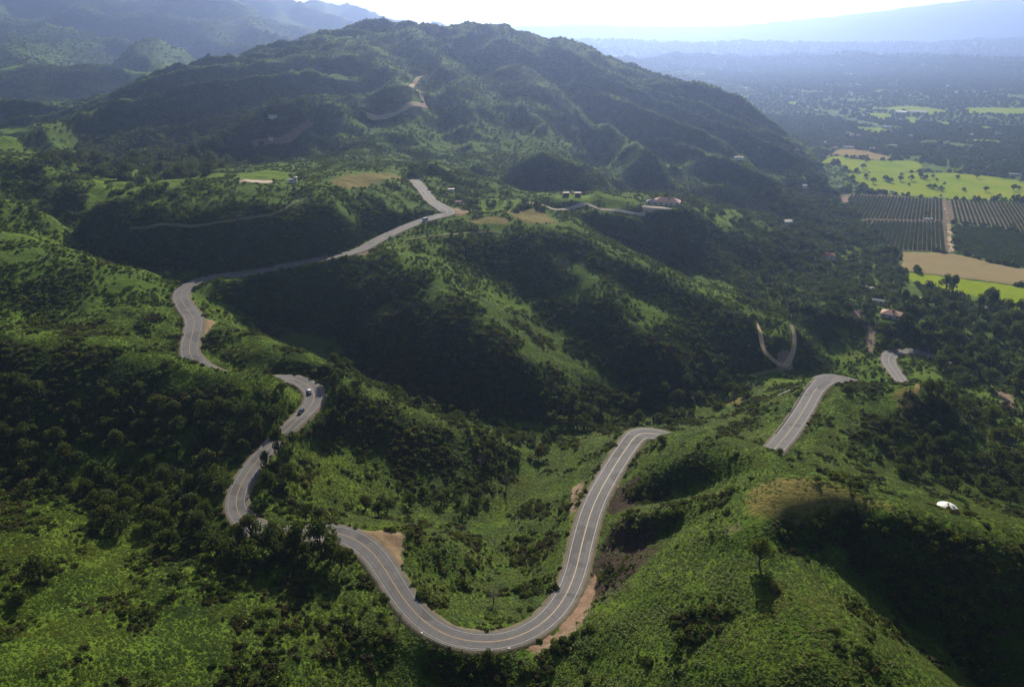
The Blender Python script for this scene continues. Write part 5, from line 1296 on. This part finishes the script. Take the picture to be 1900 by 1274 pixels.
# low green herbs between the bushes
x, y, rg = jitter_grid(0.88, 130, 480, 0.9, 41)
P = np.c_[x, y, hgt(x, y)]
k = in_frame(P, 30); P = P[k]; P = P[seen_from_camera(P, 2, 5)]
x, y = P[:, 0], P[:, 1]
b = 0.85 + 0.4 * fbm(x / 15, y / 15, 3, 73) - 0.45 * grid_at(cov['brush'], x, y) - 0.85 * grid_at(cov['dry'], x, y) - 0.8 * grid_at(cov['scarp'], x, y) - 0.3 * smooth01(300, 470, np.hypot(x, y))
k = rg.uniform(0, 1, len(x)) < b; P = P[k]; P = P[~bare(P[:, 0], P[:, 1], -0.2)]
herbs = [shrub_mesh(30 + i, 44, 0.24, M['herb'], 'herb', 0.6) for i in range(4)]
s = rg.uniform(0.4, 1.0, len(P)) * (1 + 0.4 * fbm(P[:, 0] / 9, P[:, 1] / 9, 2, 74))
stuff_scatter('low_herbs', 'low bright green herbs between the bushes', herbs, P, np.c_[s, s, s * rg.uniform(.2, .48, len(P))], rg.uniform(0, 6.28, len(P)), rg.integers(0, 4, len(P)))

# ------------------------------------------------------------------ telling the plants and rows apart
def where(px, py):
    d2 = [(a - px) ** 2 + (b - py) ** 2 for a, b, _ in LAND]; k = int(np.argmin(d2)); a, b, nm = LAND[k]; d = math.sqrt(d2[k])
    dx, dy = px - a, py - b
    if d < 22: return 'beside ' + nm
    v = 'above' if dy < 0 else 'below'; h_ = 'left of' if dx < 0 else 'right of'
    w_ = v if abs(dx) < 0.42 * abs(dy) else h_ if abs(dy) < 0.42 * abs(dx) else v + ' and ' + h_
    return ('just ' if d < 70 else '' if d < 150 else 'well ') + w_ + ' ' + nm
ORD = 'first second third fourth fifth sixth seventh eighth ninth tenth eleventh twelfth thirteenth fourteenth fifteenth sixteenth seventeenth eighteenth nineteenth twentieth'.split()
def ordinal(k):
    if k < 20: return ORD[k]
    t_ = ['twenty', 'thirty', 'forty'][(k + 1) // 10 - 2]
    return {'twenty': 'twentieth', 'thirty': 'thirtieth', 'forty': 'fortieth'}[t_] if (k + 1) % 10 == 0 else t_ + '-' + ORD[(k + 1) % 10 - 1]
def label_all(items, cat):
    by = {}
    for o, px, base, grp in items: by.setdefault(base, []).append((px, o, grp))
    for base, L in by.items():
        L.sort(key=lambda q: q[0]); n_ = len(L)
        for k, (_, o, grp) in enumerate(L):
            e_ = '' if n_ == 1 else ', leftmost' if k == 0 else ', rightmost' if k == n_ - 1 else ', middle one' if n_ == 3 else ', %s from left' % ordinal(k)
            tag(o, base + e_, cat, grp)
it = []
for o, px, py, kd, rp, noun, grp in TREES:
    sz = '' if noun == 'pasture tree' else 'big ' if rp > 17 else 'medium ' if rp > 11 else 'small '
    sh = ('wide', 'spreading', 'ragged', 'round', 'domed', 'tall', 'bushy', 'gnarled', 'clumped', 'open')[kd]
    it.append((o, px, sz + sh + ' ' + noun + ' ' + where(px, py), grp))
label_all(it, 'tree')
it = []
for o, px, py, kd, rp in SHRUBS:
    it.append((o, px, ('big' if rp > 9.5 else 'small') + ' ' + ('dark', 'mounded', 'low', 'tufted', 'rounded')[kd] + ' shrub ' + where(px, py), 'shrubs on the near slopes'))
label_all(it, 'shrub')
it = [(o, project(np.array(o.location))[0], lb, grp) for o, lb, cat, grp in ROWS]
label_all(it, 'row')

# ------------------------------------------------------------------ the air
hz = bpy.data.meshes.new('haze')
lo, hi = np.array([GX[0] - 60, -250, float(Z.min()) - 1.5]), np.array([GX[-1] + 60, GY[-1] + 60, max(float(Z.max()), 280.0) + 20.0])
cv = [(x_, y_, z_) for z_ in (lo[2], hi[2]) for y_ in (lo[1], hi[1]) for x_ in (lo[0], hi[0])]
hz.from_pydata(cv, [], [(0, 2, 3, 1), (4, 5, 7, 6), (0, 1, 5, 4), (2, 6, 7, 3), (0, 4, 6, 2), (1, 3, 7, 5)])
mm, t, out = mat('thin_haze')
pv = nd(t, 'ShaderNodeVolumePrincipled')
pv.inputs['Color'].default_value = (0.42, 0.57, 1.0, 1)
pv.inputs['Density'].default_value = 0.00012
pv.inputs['Anisotropy'].default_value = 0.76
t.links.new(pv.outputs[0], out.inputs['Volume'])
hz.materials.append(mm)
ho = tag(link('haze', hz), 'pale blue haze in the air', kind='stuff')
